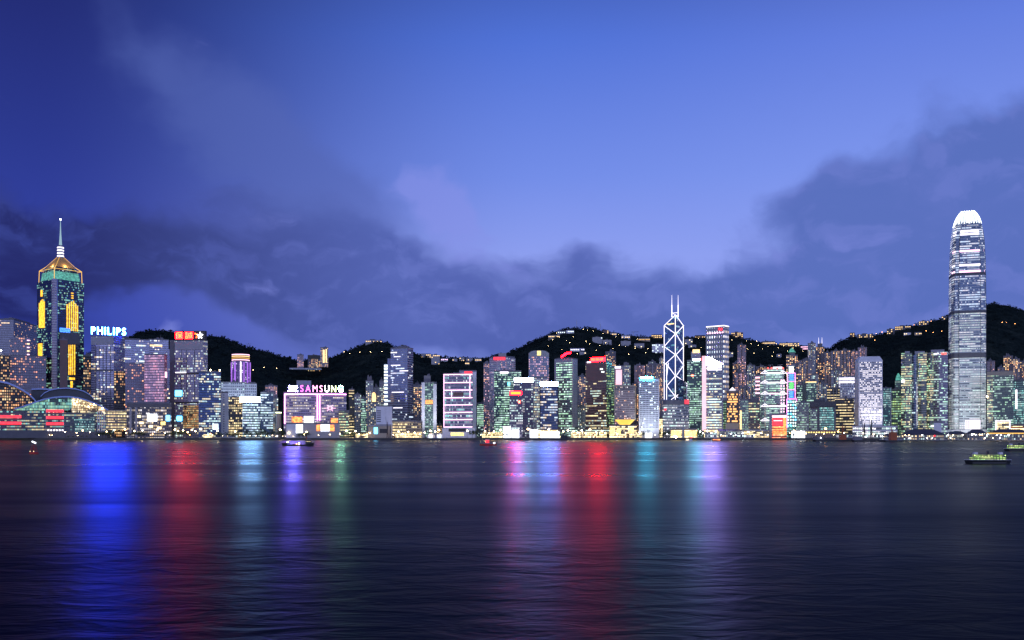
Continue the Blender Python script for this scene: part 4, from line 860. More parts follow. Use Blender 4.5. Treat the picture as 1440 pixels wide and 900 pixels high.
# --- tower with white cross-bracing and twin masts
def braced_tower():
    t = Bld('skyscraper', 'faceted dark glass skyscraper outlined by white cross-bracing with two masts', 934.2, 960.8, 458, 1760, 'skyscraper', 'R', 950, th=30)
    # t has its nearest edge at x=0; left face along -x, right face along +y
    W = -t.xa; D = t.D
    def L(px, py, out=.5):                       # point on the left face
        x = t.fx(px); return (x, -out, t.fz(px, py))
    def Rr(px, py, out=.5):                      # point on the right face
        y = t.sx(px, 0.0); p = t.O + t.uy * y; return (out, y, CAMZ + (HZ - py) / F * p.y)
    zc = L(934.2, 458)[2]; zr = Rr(960.8, 458)[2]; za = L(949.9, 443)[2]
    zs = (zc + zr) / 2; b = MB()
    ring = [(-W, 0), (0, 0), (0, D), (-W, D)]
    b.loft([[(x, y, GZ) for x, y in ring], [(-W, 0, zs), (0, 0, za), (0, D, zs), (-W, D, zs - 4)]]); b.build('facade', FM['braced_glass'], t.o)
    b = MB(); xr = D * 1.0                       # lower prisms on either side
    yl, yr = t.sx(960.8, 0), t.sx(966.8, 0); pz = Rr(966.8, 540)[2]
    b.loft([[(0.02, D * .1, GZ), (0.02 + 6, D * .6, GZ), (0, yr, GZ), (-3, yr, GZ)], [(0.02, D * .1, Rr(953, 531)[2]), (6, D * .6, pz + 6), (0, yr, pz), (-3, yr, pz)]]); b.build('side_prism', FM['braced_glass'], t.o)
    E = M['neon_white']
    def line(f, *pts, r=.58):
        bb = MB()
        for p, q in zip(pts, pts[1:]): bb.tube(f(*p), f(*q), r, 5)
        bb.build('light_strip', E, t.o)
    line(L, (934.2, 458), (934.2, 562)); line(Rr, (960.8, 458), (960.8, 536)); line(L, (949.9, 443), (949.9, 562), r=.66)
    line(L, (934.2, 458), (949.9, 443)); line(Rr, (950, 443), (960.8, 458))
    for a, c in (((934.2, 458), (949.9, 469.3)), ((949.9, 469.3), (934.2, 487.3)), ((934.2, 487.3), (949.9, 498.8)), ((949.9, 498.8), (934.2, 513.3)), ((937.5, 512), (949.9, 528.6)), ((949.9, 528.6), (938, 542.5)), ((938, 542.5), (949.9, 557.5)), ((949.9, 557.5), (944, 562))): line(L, a, c)
    for a, c in (((950, 469.3), (960.8, 458)), ((950, 469.3), (960.8, 487.3)), ((960.8, 487.3), (950, 498.8)), ((950, 498.8), (960.8, 513.5)), ((960.8, 513.5), (950, 528.6)), ((950, 528.6), (966.8, 540.5)), ((966.8, 540.5), (950, 557.5)), ((966.8, 540.5), (966.8, 562)), ((950, 557.5), (958, 562)), ((960.8, 540), (960.8, 562))): line(lambda px, py: Rr(px, py, 1.2), a, c)
    line(L, (937.6, 511), (937.6, 562)); line(L, (940.3, 510), (937.6, 530), r=.5)
    b = MB(); b.box(t.fx(938), t.fx(948), -.3, -.02, t.fz(943, 456.2), t.fz(943, 454.8)); b.build('lit_storey', M['house_glow'], t.o)
    # twin masts on a little frame
    for px in (944.8, 953.6):
        y = 6; b = MB(); x = t.fx(px, y); z = lambda py: t.fz(px, py, y); b.tube((x, y, z(446)), (x, y, z(429)), .8, 6); b.tube((x, y, z(429)), (x, y, z(415)), .45, 6, .2); b.build('mast', M['neon_white'], t.o)
    b = MB(); q = [(t.fx(px, 6), 6, t.fz(949, py, 6)) for px, py in ((944.8, 440), (953.6, 440), (953.6, 445), (944.8, 445))]
    for k in range(4): b.tube(q[k], q[(k + 1) % 4], .5)
    b.tube(q[0], q[2], .35); b.build('mast_frame', M['neon_white'], t.o)
braced_tower()
t = tower('office_block', 'broad low office with a red square sign, in front of the cross-braced tower', 932, 969, 563.5, 1530, 'rows_white', plant=0, edge='conc')
t.rect('roof_band', M['concdark'], 932, 563.4, 969, 569.5, .7); t.block('sign', M['panel_red'], 962.8, 562.2, 968.8, 568, -1.5, -.75); t.rect('lit_window', M['panel_red'], 934, 574.5, 937, 577, .4)
t = Bld('low_hall', 'low hall glowing yellow along the quay below the office with the red square sign', 943, 981, 603.5, 1470, 'hall'); t.body(FM['shops']); t.roof(0); t.rect('lit_front', M['panel_yellow'], 944.5, 606, 957.5, 612.8, .5); t.rect('lit_front', M['panel_yellow'], 963, 606, 980, 612.8, .5); t.rect('entrance_tower', M['conc'], 959, 600.5, 962.4, None, 1.5)
t = tower('office_tower', 'yellow-lit narrow block between the white hotel and the low office with a red square sign', 925.6, 932.4, 589, 1560, 'shops', plant=.3, h=2, cat='office')
t = tower('office_tower', 'green glass tower behind the pink-edged tower, with a lit yellow crown block above it', 966.5, 987.5, 507, 1680, 'green_office', plant=0); t.block('upper_block', M['conc'], 971.8, 494.5, 985.4, 506.5, 4, 22); t.block('crown', M['house_glow'], 974, 491.4, 984, 496.3, 3.5, 20); t.rect('sign', M['sign_aqua'], 975, 504.6, 984, 507, .8); t.rect('sign', M['panel_red'], 984.4, 503.6, 987.3, 506.4, .8); t.rect('red_lamp', M['lamp_red'], 972.5, 527, 974.5, 529, .8)
# --- lattice tower
t = Bld('office_tower', 'tall square tower with a bright lattice of windows and a red emblem near its top', 993.5, 1025, 460.5, 1720, 'office tower', 'R', 1018, th=26); t.body(FM['lattice']); t.roof(0)
t.srect('side_glazing', FM['lattice_side'], 1018.2, 461, 1024.8, 560, .4)
b = MB(); b.box(t.xa - .4, .4, -.6, t.D, t.zt + 1.3, t.zt + 3.2); b.build('top_light', M['neon_white'], t.o)
t.rect('emblem', M['panel_red'], 1010.3, 460.9, 1012.6, 464.4, .8); t.rect('emblem', M['panel_red'], 1013.2, 461.3, 1015.8, 464.8, .8); t.rect('lit_storey', M['neon_rose'], 995, 467.2, 1017, 469, .4)
for k in range(7): x = t.xa + t.W * (k + .5) / 7 - t.W / 14; b = MB(); b.box(x - .85, x + .85, -.7, 0, GZ, t.zt); b.build('mullion', M['conc'], t.o)
# --- pink-edged tower with sloped lit top
t = Bld('office_tower', 'tower with a pink-lit side slab and a bright sloping white top', 993, 1017, 513, 1540, 'office tower', depth=26); t.body(FM['sloped_tower']); t.roof(0)
b = MB(); zl, zr = t.fz(995, 501.5), t.fz(1015, 512); x0, x1 = t.xa, t.xb
b.face([(x0, -.4, t.zt), (x1, -.4, t.zt), (x1, -.4, zr), (x0 + 3, -.4, zl), (x0, -.4, zl)]); b.face([(x0 + 3, -.4, zl), (x1, -.4, zr), (x1, t.D * .6, zr), (x0 + 3, t.D * .6, zl)]); b.face([(x1, t.D * .6, t.zt), (x0, t.D * .6, t.zt), (x0, t.D * .6, zl), (x1, t.D * .6, zr)])
b.build('sloping_top', glow('sloping_top_glow', (.36, .22, 1.0), 230, front=True), t.o)  # violet glow added to give the water its purple streak
t.block('side_slab', M['pink_wall_glow'], 987.2, 500.5, 993, 605.5, -3, 18)
# white lit slab
for y_, mt in ((515, 'neon_white'), (518.5, 'neon_white')): t.rect('light_strip', M[mt], 995, y_, 1015.5, y_ + 2.2, .4)
t.rect('corner_pier', M['conc'], 1014.9, 512, 1017, None, .7)
t.block('podium', FM['shops'], 990, 604, 1012, None, -6, -.05)
# --- dark hotel with orange windows
t = Bld('hotel_tower', 'dark tower with a grid of orange windows and a small lit white peak', 1021.5, 1038.5, 550, 1540, 'hotel'); t.body(M['brown'], 'wall'); t.roof(.4, 3, 0)
M['pane_orange'] = glow('pane_orange', (1.0, .5, .16), 1.9, sample=False)
window_grid(t, 1022.8, 553, 1037.2, 594, 9, 12, 1.7, 2.5, lambda R, i, j: 1 if R.random() < .55 else 0, [M['pane_dark'], M['pane_orange']], cap=108)
b = MB(); cx, cy = (t.xa + t.xb) / 2, t.D / 2; b.loft([[(cx + s_ * 5.5, cy + q_ * 5.5 - 6, t.zt + 1) for s_, q_ in ((-1, -1), (1, -1), (1, 1), (-1, 1))], [(cx + s_ * .4, cy - 6 + q_ * .4, t.zt + 6.5) for s_, q_ in ((-1, -1), (1, -1), (1, 1), (-1, 1))]]); b.build('peak', M['white_wall_glow'], t.o)
t.block('base', M['beige'], 1020.5, 595, 1039, None, -2, -.05)
t = tower('office_block', 'slim dark green-edged block between the pink-edged tower and the orange-windowed hotel', 1016.5, 1021.6, 564, 1580, 'green_side', plant=0)
t = Bld('pier_hall', 'dark-roofed low pier building on the quay under the orange-windowed hotel', 1010, 1046, 606, 1462, 'pier building', depth=14); t.body(FM['pier_front']); b = MB(); b.loft([[(t.xa - 2, -2, t.zt), (t.xb + 2, -2, t.zt), (t.xb + 2, t.D, t.zt), (t.xa - 2, t.D, t.zt)], [(t.xa, 2, t.zt + 2.4), (t.xb, 2, t.zt + 2.4), (t.xb, t.D - 2, t.zt + 2.4), (t.xa, t.D - 2, t.zt + 2.4)]], True, True); b.build('roof', M['roofdark'], t.o)
t = tower('office_block', 'stone-fronted office block with a glowing left wall, beside the dark hotel with orange windows', 1040.5, 1052.5, 562, 1530, 'green_stone', plant=.4, h=2); b = MB(); b.box(t.xa - .1, t.xa + 2.6, -.7, -.02, GZ, t.zt - 18); b.build('wall_glow', M['house_glow'], t.o)  # floodlight on the left wall put in as a glowing strip
t = tower('office_block', 'dark office with yellow-green lit storeys, left of the tower with white hanging trusses', 1052.7, 1067.5, 561, 1525, 'lit_rows', plant=.5, h=2); t.rect('roof_band', M['concdark'], 1052.7, 561, 1067.5, 565.5, .7)
t = Bld('low_hall', 'low canopied hall with a warm lit front, left of the red and orange lit block', 1046, 1081, 605, 1466, 'hall', depth=16); t.body(FM['shops']); t.roof(0); t.rect('canopy', M['conc'], 1045.5, 604.4, 1081.5, 606.2, 3)
t = tower('apartment_tower', 'narrow white building with pink-lit bays, left of the tower with white hanging trusses', 1062, 1069.5, 528, 1640, 'flats_pink', plant=.4, h=3); 
for y_ in (530, 535.5, 541, 546.5, 552): t.rect('light_strip', M['neon_rose'], 1062.4, y_, 1069, y_ + 1.8, .5)
# --- truss tower
def truss_tower():
    t = Bld('office_tower', 'tower hung from tiers of white-lit trusses with a red-lit roof', 1068.5, 1103.5, 520, 1600, 'office tower', depth=34)
    b = MB(); b.box(t.fx(1076), t.fx(1101), 0, 34, GZ, t.fz(1088, 520)); b.build('facade', FM['truss_glass'], t.o)
    t.block('side_tower', FM['green_stone'], 1068.5, 527, 1075.6, None, 1.5, 30); t.block('side_tower', FM['truss_glass'], 1101.2, 534, 1104, None, 1.5, 30)
    for px in (1075.7, 1100.8):
        b = MB()
        for dx in (-1.5, 1.5): b.tube((t.fx(px) + dx, -1.6, GZ), (t.fx(px) + dx, -1.6, t.fz(px, 519)), .7, 5)
        b.build('mast', M['white'], t.o)
    for py in (524, 537.5, 553, 570.5, 590.5):
        for px in (1075.7, 1100.8):
            b = MB(); s_ = 1
            for a, c in (((-6, 1.2), (0, -2.6)), ((0, -2.6), (6, 1.2)), ((-6, 1.2), (6, 1.2)), ((0, -2.6), (0, 1.2))):
                q = lambda p: (t.fx(px + p[0]), -2.2, t.fz(px, py + p[1])); b.tube(q(a), q(c), .42, 5)
            b.build('truss', M['neon_white'], t.o)
        t.rect('lit_storey', M['neon_rose'] if py > 540 and py < 580 else M['neon_white'], 1082, py - .4, 1095, py + 1.2, .5)
        t.rect('dark_storey', M['concdark'], 1078, py - 2.4, 1099, py - .8, .3)
    for px in (1098.6, 1102.4):
        for k in range(16): t.rect('stair_light', M['neon_rose'], px - .7, 534 + k * 4, px + .7, 535.8 + k * 4, 2.6, 2.0)
    t.block('roof_box', M['conc'], 1080, 517.5, 1099, 519.8, 6, 24)
    for px in (1080, 1085, 1093, 1101): b = MB(); b.ball((t.fx(px), 4, t.fz(px, 517.6)), 1.7); b.build('red_lamp', M['roof_red_glow'], t.o)
    t.rect('top_light', M['neon_white'], 1087, 515.6, 1100, 518, -4, -6)
    for px in (1083, 1097):
        b = MB(); b.tube((t.fx(px), 12, t.zt), (t.fx(px), 12, t.zt + 9), .4); b.tube((t.fx(px) - 4, 12, t.zt + 8.5), (t.fx(px) + 5, 12, t.zt + 9.5), .4); b.build('roof_crane', M['steel'], t.o)
truss_tower()
# --- stepped tower outlined in magenta
t = Bld('office_tower', 'stepped tower outlined in magenta neon with blue and green panels and a lit lantern', 1106.3, 1120.5, 561, 1570, 'office tower', depth=24); t.body(FM['teal_glass']); t.roof(0)
t.block('upper_block', FM['teal_glass'], 1107.3, 524, 1118.3, 561, 1.5, 20); t.block('lantern', M['lantern'], 1109.6, 515.6, 1115.6, 523.8, 4, 14); t.block('cap', M['conc'], 1107, 512.6, 1118, 515, 2.5, 18)
Pm = M['neon_magenta']
for a in (((1107.4, 524.4), (1118.2, 524.4)), ((1107.4, 524.4), (1107.4, 561)), ((1118.2, 524.4), (1118.2, 561)), ((1106.5, 561), (1106.5, 602)), ((1120.3, 561), (1120.3, 602)), ((1107.4, 536.5), (1118.2, 536.5)), ((1107.4, 548), (1118.2, 548)), ((1106.5, 561), (1120.3, 561))): t.strip(Pm, a, .5, .5)
for y_, h, mt in ((526, 9.5, 'panel_blue'), (538, 8.6, 'panel_green'), (550, 9.6, 'panel_blue')): t.rect('light_panel', M[mt], 1110.2, y_, 1115.8, y_ + h, .1, -1.4)
for k in range(9):
    for px in (1108.3, 1112, 1115.6, 1118.8): t.rect('lit_window', M['room_cool'] if (k + int(px)) % 4 else M['panel_cyan'], px - 1.0, 564 + k * 4.2, px + 1.0, 566.2 + k * 4.2, .25)
t = Bld('office_block', 'quayside block lit red above and orange below, before the tower hung from trusses', 1082, 1106.3, 582, 1480, 'office block', depth=24); t.body(FM['redlit']); t.roof(0)
t.rect('frame', M['conc'], 1082, 582, 1085.6, None, 1.2); t.rect('frame', M['conc'], 1085.7, 582, 1106.3, 583.4, 1.2)
t.rect('red_panel', M['panel_red'], 1086.2, 587.5, 1101, 598.4, .5); t.rect('light_strip', M['neon_white'], 1086, 584.4, 1106, 587, .6); t.rect('light_strip', M['neon_white'], 1088, 591, 1100, 592, .9); t.rect('orange_panel', M['panel_orange'], 1101.6, 587.5, 1106, 611, .5)
for y_ in (600.5, 603.6, 606.6, 609.4): t.rect('light_strip', M['panel_orange'], 1086.2, y_, 1101, y_ + 1.5, .5)

# --- dense middle group
def flats(label, x0, x1, ytop, Y, mat='flats', bays=2, plant=.4, h=4, tanks=2, mast=0, group=None, name='apartment_tower'):
    """tower of flats: projecting bays, recessed light wells, roof tanks"""
    t = Bld(name, label, x0, x1, ytop, Y, 'apartment tower', group=group); w = t.W
    b = MB(); pts = [(t.xa, 0)]; n = bays; rw = w * .07
    for k in range(1, n):
        x = t.xa + w * k / n; pts += [(x - rw, 0), (x - rw, 5), (x + rw, 5), (x + rw, 0)]
    pts += [(t.xb, 0), (t.xb, t.D), (t.xa, t.D)]
    b.prism(pts, GZ, t.zt); b.build('facade', FM[mat], t.o); t.roof(plant, h, tanks, mast); return t
t = tower('office_tower', 'dark tower with a stepped glazed top, directly behind the magenta outlined tower', 1105.5, 1121.5, 500, 1800, 'flats_dark', plant=.5, h=7, tanks=1, mast=1)
b = MB(); c = (t.xa + t.xb) / 2; b.loft([[(c + s_ * 7, t.D * .5 + q_ * 7, t.zt + 7) for s_, q_ in ((-1, -1), (1, -1), (1, 1), (-1, 1))], [(c + s_ * .6, t.D * .5 + q_ * .6, t.zt + 16) for s_, q_ in ((-1, -1), (1, -1), (1, 1), (-1, 1))]]); b.build('pyramid_roof', M['panel_teal'], t.o)
flats('block of flats with golden windows to the right of the dark stepped-top tower', 1122, 1141.5, 507, 1950, 'flats', 3)
t = tower('office_tower', 'dark grey office shaft behind the green-grey stone block, right of the magenta outlined tower', 1127, 1148.5, 537, 1640, 'green_dim', plant=.7, h=2); t.rect('roof_light', M['house_glow'], 1133, 536.6, 1148, 538, .7); t.rect('dark_side', M['concdark'], 1127, 538, 1134, None, .6)
tower('office_block', 'green-grey stone office block standing right of the magenta outlined tower', 1119.5, 1138, 566, 1520, 'green_stone', plant=.4, h=2)
tower('office_tower', 'narrow office with bright green windows tucked behind the green-grey stone block', 1120.8, 1128, 541, 1600, 'green_office', plant=.4, h=2)
flats('twin-spired dark tower rising highest in the dense middle group', 1147.5, 1159, 488, 2050, 'flats_dark', 2, .6, 8, 1, 0)
for o in [x for x in COL.objects if x.get('label', '').startswith('twin-spired')]:
    z = max(v.co.z for c in o.children for v in c.data.vertices)
    for dx in (-3, 4): b = MB(); b.tube((dx, 8, z - 2), (dx, 8, z + 14), .5, 5, .2); b.build('spire', M['neon_white'], o)
flats('slim tower of warm windows immediately right of the twin-spired dark tower', 1159.3, 1167.8, 496, 2000, 'flats', 2)
flats('small cool-lit block on the ridge left of the twin-spired dark tower', 1136, 1147, 483, 2500, 'flats_cool', 2)
flats('left half of a pair of broad honey-windowed towers right of the twin-spired tower', 1168.3, 1180.5, 494, 1980, 'flats', 3)
flats('right half of a pair of broad honey-windowed towers, nearer the tower with round windows', 1181, 1195.5, 493, 1980, 'flats', 3)
flats('dim pinkish tower behind the white-grid tower, left one of two', 1196.5, 1206, 494, 2080, 'flats_pink', 2)
flats('taller dim tower behind the white-grid tower, right one of two', 1206.5, 1219, 489, 2150, 'flats_pink', 3)
flats('grey flats in front of the honey-windowed pair, left of the bright white lantern block', 1152, 1164, 540, 1760, 'flats_cool', 2)
flats('pale flats with few lights below the twin-spired dark tower', 1141, 1151, 527, 1850, 'flats_cool', 2)
flats('grey flats half hidden behind the bright white lantern block', 1169, 1183, 521, 1850, 'flats_cool', 3)
t = tower('office_tower', 'tower with a bright white lantern-like top storey block', 1179.3, 1202, 529, 1620, 'white_grid', plant=.3, h=2); t.rect('lit_top', M['white_wall_glow'], 1179.5, 531, 1201.8, 534.4, .5); t.rect('lit_top', M['white_wall_glow'], 1179.5, 536, 1201.8, 538.6, .5)
t = tower('office_tower', 'striped dark tower left of the block with yellow horizontal lines, yellow light slots between', 1163, 1181, 546, 1600, 'yellow_lines', plant=.4, h=2, fins=3, edge='conc')
t = Bld('exchange_block', 'dark-roofed block with two teal-lit curtain walls split by a dark slot', 1139, 1175.5, 566, 1510, 'office block', depth=30); t.body(M['concdark'], 'wall')
t.rect('curtain_wall', FM['green_stone'], 1139.4, 576, 1149, 604, .6); t.rect('curtain_wall', FM['teal_glass'], 1152.5, 573, 1173, 604.6, .6); t.block('roof', M['roofdark'], 1138.5, 564.5, 1176, 572, -3, 28); t.block('plant_room', M['roofdark'], 1144, 561.5, 1160, 564.4, 4, 18)
for px in (1153.2, 1163): t.rect('corner_light', M['panel_teal'], px, 573, px + 1, 576, 1)
t = Bld('low_hall', 'long low hall with a row of amber lights under the teal-lit curtain walls', 1132, 1176, 606, 1466, 'hall', depth=14); t.body(M['concdark'], 'wall'); t.roof(0)
for k in range(12): t.rect('light_panel', M['panel_yellow'], 1133 + k * 3.6, 607.2, 1135 + k * 3.6, 608.8, .4)
t = tower('office_block', 'dark office with yellow horizontal lines left of the white-grid tower with a truncated roof', 1173.8, 1201, 560.5, 1530, 'yellow_lines', plant=.4, h=2)
# --- white tower with round windows
def porthole_tower():
    t = Bld('office_tower', 'white tower with a grid of round windows and a truncated pyramid roof', 1202.3, 1241, 506.5, 1500, 'office tower', 'L', 1207.5, th=14)
    t.body(M['white'], 'wall')
    ring = lambda k, z: [(t.W / 2 + (x - .5) * t.W * k, t.D / 2 + (y - .5) * t.D * k, z) for x, y in ((0, 0), (1, 0), (1, 1), (0, 1))]
    b = MB(); b.loft([ring(1.0, t.zt), ring(.80, t.fz(1224, 501))]); b.build('roof', M['white'], t.o)
    R = random.Random(8); n = 0; panes = {}
    M['pane_white'] = glow('pane_white', (1.0, .92, .97), 1.15, sample=False)
    nx, ny = 15, 37; x0, x1 = t.fx(1208.8), t.fx(1240); zt, zb = t.fz(1224, 508.5), t.fz(1224, 597)
    shared = []
    for m in ('pane_dark', 'pane_white'):
        b = MB(); r = .92
        ring2 = [(r * cos(k * pi / 4 + pi / 8), -.18, r * sin(k * pi / 4 + pi / 8)) for k in range(8)]
        b.face(ring2); b.loft([[(x, 0, z) for x, y, z in ring2], ring2], False); shared.append(b.mesh('window', M[m]))
    rest = MB(); restm = []
    for j in range(ny):
        litrow = R.uniform(.30, .75) * (0.15 if j in (18, 30) else 1)
        for i in range(nx):
            k = 1 if R.random() < litrow else 0; x = x0 + (x1 - x0) * (i + .5) / nx; z = zt - (zt - zb) * (j + .5) / ny
            if n < 100: o = bpy.data.objects.new('window', shared[k]); COL.objects.link(o); o.parent = t.o; o.location = (x, 0, z); n += 1
            else:
                r = .92; rest.face([(x + r * cos(q * pi / 4 + pi / 8), -.18, z + r * sin(q * pi / 4 + pi / 8)) for q in range(8)], mi=k)
    tag(rest.build('windows', [M['pane_dark'], M['pane_white']], t.o), kind='stuff')
    for py in (549, 572): t.rect('plant_band', M['conc'], 1207.8, py, 1240.8, py + 1.2, .3)
    return t
porthole_tower()
t = Bld('low_hall', 'long white two-storey terminal at the foot of the white tower with round windows', 1199, 1262, 599.5, 1462, 'hall', depth=20); t.body(FM['shops_cool']); t.roof(0)
for y_ in (599.4, 605): t.rect('deck_edge', M['white'], 1198.5, y_, 1262, y_ + 1.6, 2.0)
tower('office_tower', 'teal-windowed slim office right beside the white tower with round windows', 1241.3, 1253, 546, 1580, 'teal_glass', plant=.4, h=2, edge='conc', corner=True)
tower('office_block', 'dark office with green lights between the slim teal office and the ribbed green towers', 1253.3, 1268, 548, 1600, 'green_side', plant=.5, h=3)
t = tower('office_tower', 'tower topped with a small lit glass dome left of the ribbed green towers', 1258.5, 1268, 536, 1680, 'green_dim', plant=0); b = MB(); c = (t.xa + t.xb) / 2; r = t.W * .42; b.lathe([(r, t.zt), (r * .95, t.zt + 5), (r * .7, t.zt + 10), (r * .25, t.zt + 14), (.2, t.zt + 15)], 16, (c, t.D / 2)); b.build('dome', M['panel_teal'], t.o)
# --- ribbed green towers
def ribbed(label, x0, x1, ytop, Y, parts, **kw):
    t = Bld('office_tower', label, x0, x1, ytop, Y, 'office tower', depth=34)
    for px0, px1, y0, mat, top in parts:
        b = MB(); xa, xb = t.fx(px0), t.fx(px1); n = 8; q = [(xa + (xb - xa) * k / n, y0 - 3.5 * sin(pi * k / n)) for k in range(n + 1)] + [(xb, 34), (xa, 34)]
        b.prism(q, GZ, t.fz((px0 + px1) / 2, top)); b.build('facade', FM[mat], t.o)
    return t
t = ribbed('rounded ribbed tower lit yellow-green with a blue glass centre, left of the tallest lilac tower', 1267.3, 1303, 496, 1570, ((1267.3, 1282.4, 0, 'exchange', 496.5), (1282.6, 1291, 4, 'exchange_blue', 499), (1291.2, 1303, 0, 'exchange', 496.5)))
for px in (1276, 1290, 1297): t.block('plant_room', M['conc'], px - 3.5, 493.8, px + 3.5, 499, 8, 22)
t.rect('light_strip', M['neon_white'], 1288.4, 540, 1289.6, 598, -2, -3.6); t.block('floodlight', M['lamp_white'], 1268.3, 534.8, 1270.2, 537, -4.6, -3.8)
t = ribbed('second ribbed tower with a lilac glass face and red roof glow, touching the tallest tower', 1303.3, 1333, 493, 1600, ((1303.3, 1312.5, 0, 'exchange', 496), (1312.7, 1333, 2, 'exchange_lilac', 495)))
t.block('plant_room', M['conc'], 1309, 491.6, 1328, 495, 8, 24); t.rect('roof_light', M['roof_red_glow'], 1323.5, 496.2, 1331, 498.6, 2.4, 1.9); t.rect('roof_light', M['neon_white'], 1313, 496.8, 1320, 498.2, 2.6, 2.1)
t = Bld('low_block', 'small pale block glowing bluish at the foot of the second ribbed tower', 1313, 1324, 594, 1480, 'block', depth=16); t.body(M['white'], 'wall'); t.roof(.4, 2, 0); t.rect('shop_window', M['room_cool'], 1309, 598, 1313, 600.4, .5)

# --- the tallest tower
def tallest():
    t = Bld('skyscraper', 'tallest tower, lilac-white ribbed shaft with a glowing claw-like crown', 1333.3, 1387, 296, 1700, 'skyscraper', depth=60)
    cx, D = (t.xa + t.xb) / 2, t.W; H = D / 2
    z = lambda py: t.fz(1360, py)
    ang = radians(9); ca, sa = cos(ang), sin(ang)
    # plan: a square with stepped corners, turned a little
    raw = [(-.62, -1), (.62, -1), (.62, -.93), (.86, -.93), (.86, -.86), (.93, -.86), (.93, -.62), (1, -.62), (1, .62), (.93, .62), (.93, .86), (.86, .93), (.62, .93), (.62, 1), (-.62, 1), (-.62, .93), (-.86, .93), (-.93, .86), (-.93, .62), (-1, .62), (-1, -.62), (-.93, -.62), (-.93, -.86), (-.86, -.93), (-.62, -.93)]
    norm = max(abs(x * ca - y * sa) for x, y in raw)
    def ring(k, zz, kk=1.0): return [(cx + (x * ca - y * sa) * H / norm * k, H + (x * sa + y * ca) * H / norm * k, zz) for x, y in raw]
    b = MB(); b.loft([ring(1, GZ), ring(1, z(500))], False); b.build('lower_shaft', FM['tallest_glass'], t.o)
    b = MB(); b.loft([ring(1, z(500)), ring(1, z(437))], False); b.build('middle_shaft', FM['tallest_glass'], t.o)
    b = MB(); b.loft([ring(1, z(437)), ring(.985, z(390)), ring(.965, z(365)), ring(.94, z(350))], False); b.build('upper_shaft', FM['tallest_upper'], t.o)
    b = MB(); b.loft([ring(.94, z(350)), ring(.90, z(335)), ring(.84, z(322)), ring(.76, z(313)), ring(.70, z(309))]); b.build('top_shaft', FM['tallest_upper'], t.o)
    for py, k in ((437.5, 1.004), (500.5, 1.004), (384, .99), (497, 1.003)):
        b = MB(); b.loft([ring(k, z(py + 2.6)), ring(k, z(py - 1.2))], True, True); b.build('plant_band', M['concdark'], t.o)
    for py, k, mt in ((381, .992, 'neon_rose'), (352, .95, 'neon_rose'), (372, .982, 'neon_white'), (328, .885, 'neon_white'), (324, .87, 'neon_white')):
        b = MB(); r0, r1 = ring(k, z(py + 1.7)), ring(k, z(py - .9)); 
        for s0 in (0, 22, 3): b.face([r0[s0], r0[(s0 + 1) % 25], r1[(s0 + 1) % 25], r1[s0]])
        b.face([r0[20], r0[21 - 1 + 1], r1[21], r1[20]])
        b.build('lit_storey', M[mt], t.o)
    # crown: curved claws rising all round, their floodlight put in as glow
    prof = [(.76, 312), (.71, 307), (.64, 302.5), (.55, 298.6), (.46, 295.6), (.36, 293)]
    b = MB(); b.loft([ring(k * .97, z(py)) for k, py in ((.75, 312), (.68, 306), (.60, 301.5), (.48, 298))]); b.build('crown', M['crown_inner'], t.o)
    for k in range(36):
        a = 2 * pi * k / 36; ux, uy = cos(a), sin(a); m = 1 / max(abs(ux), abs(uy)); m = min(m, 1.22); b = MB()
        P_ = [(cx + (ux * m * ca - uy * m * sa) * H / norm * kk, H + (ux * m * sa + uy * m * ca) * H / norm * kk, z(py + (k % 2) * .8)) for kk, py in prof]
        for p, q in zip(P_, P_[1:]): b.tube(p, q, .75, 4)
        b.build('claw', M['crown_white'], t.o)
    for i in (0, 1, 20, 21, 24, 4, 7):                  # dark tubes added up the stepped corners to read as recesses
        b = MB(); lv = [(GZ, 1), (z(437), 1), (z(390), .985), (z(365), .965), (z(350), .94), (z(335), .90), (z(322), .84)]
        for (za, ka), (zb_, kb) in zip(lv, lv[1:]): b.tube(ring(ka, za)[i], ring(kb, zb_)[i], .32, 4)
        b.build('corner_line', M['concdark'], t.o)
    t.rect('lit_base', M['white_wall_glow'], 1357, 590.5, 1378.6, 603.5, 3.0, 1.6)
    for k in range(8): t.rect('mullion', M['concdark'], 1359 + k * 2.5, 591.5, 1359.7 + k * 2.5, 602.6, 3.5, 3.05)
    t.block('podium', M['white'], 1330, 604, 1392, None, -8, -.1)
    return t
TALL = tallest()
t = Bld('office_tower', 'green-windowed slab with a beige roof band, right of the tallest tower', 1388, 1425, 522.5, 1620, 'office tower', depth=30); t.body(FM['green_dim']); t.roof(0); t.rect('roof_band', M['beige'], 1388, 522.4, 1425, 528, .7); t.rect('side_glazing', FM['exchange'], 1388, 528.2, 1396.5, 602, .4)
b = MB(); b.ball((t.fx(1388.2), -2, t.fz(1388, 557.5)), 1.2); b.build('floodlight', M['lamp_warm'], t.o)
t = tower('office_tower', 'dim teal glass office cut by the right edge, with a white lit fin', 1425.3, 1452, 535, 1640, 'teal_glass', plant=.4, h=3); t.rect('light_strip', M['neon_white'], 1428, 548, 1430.5, 575, .6)
t = Bld('white_portal', 'white portal-framed hall lit warm inside near the right edge', 1399.5, 1421, 591, 1480, 'hall', depth=16); b = MB(); b.box(t.xa + 2.2, t.xb - 2.2, 3, 15, GZ, t.zt - 2); b.build('hall', FM['shops'], t.o)
for a in (1399.5, 1419.2): t.block('column', M['white_wall_glow'], a, 591, a + 1.8, None, 0, 3)
t.block('beam', M['white_wall_glow'], 1401.4, 591, 1419.1, 592.6, 0, 3)
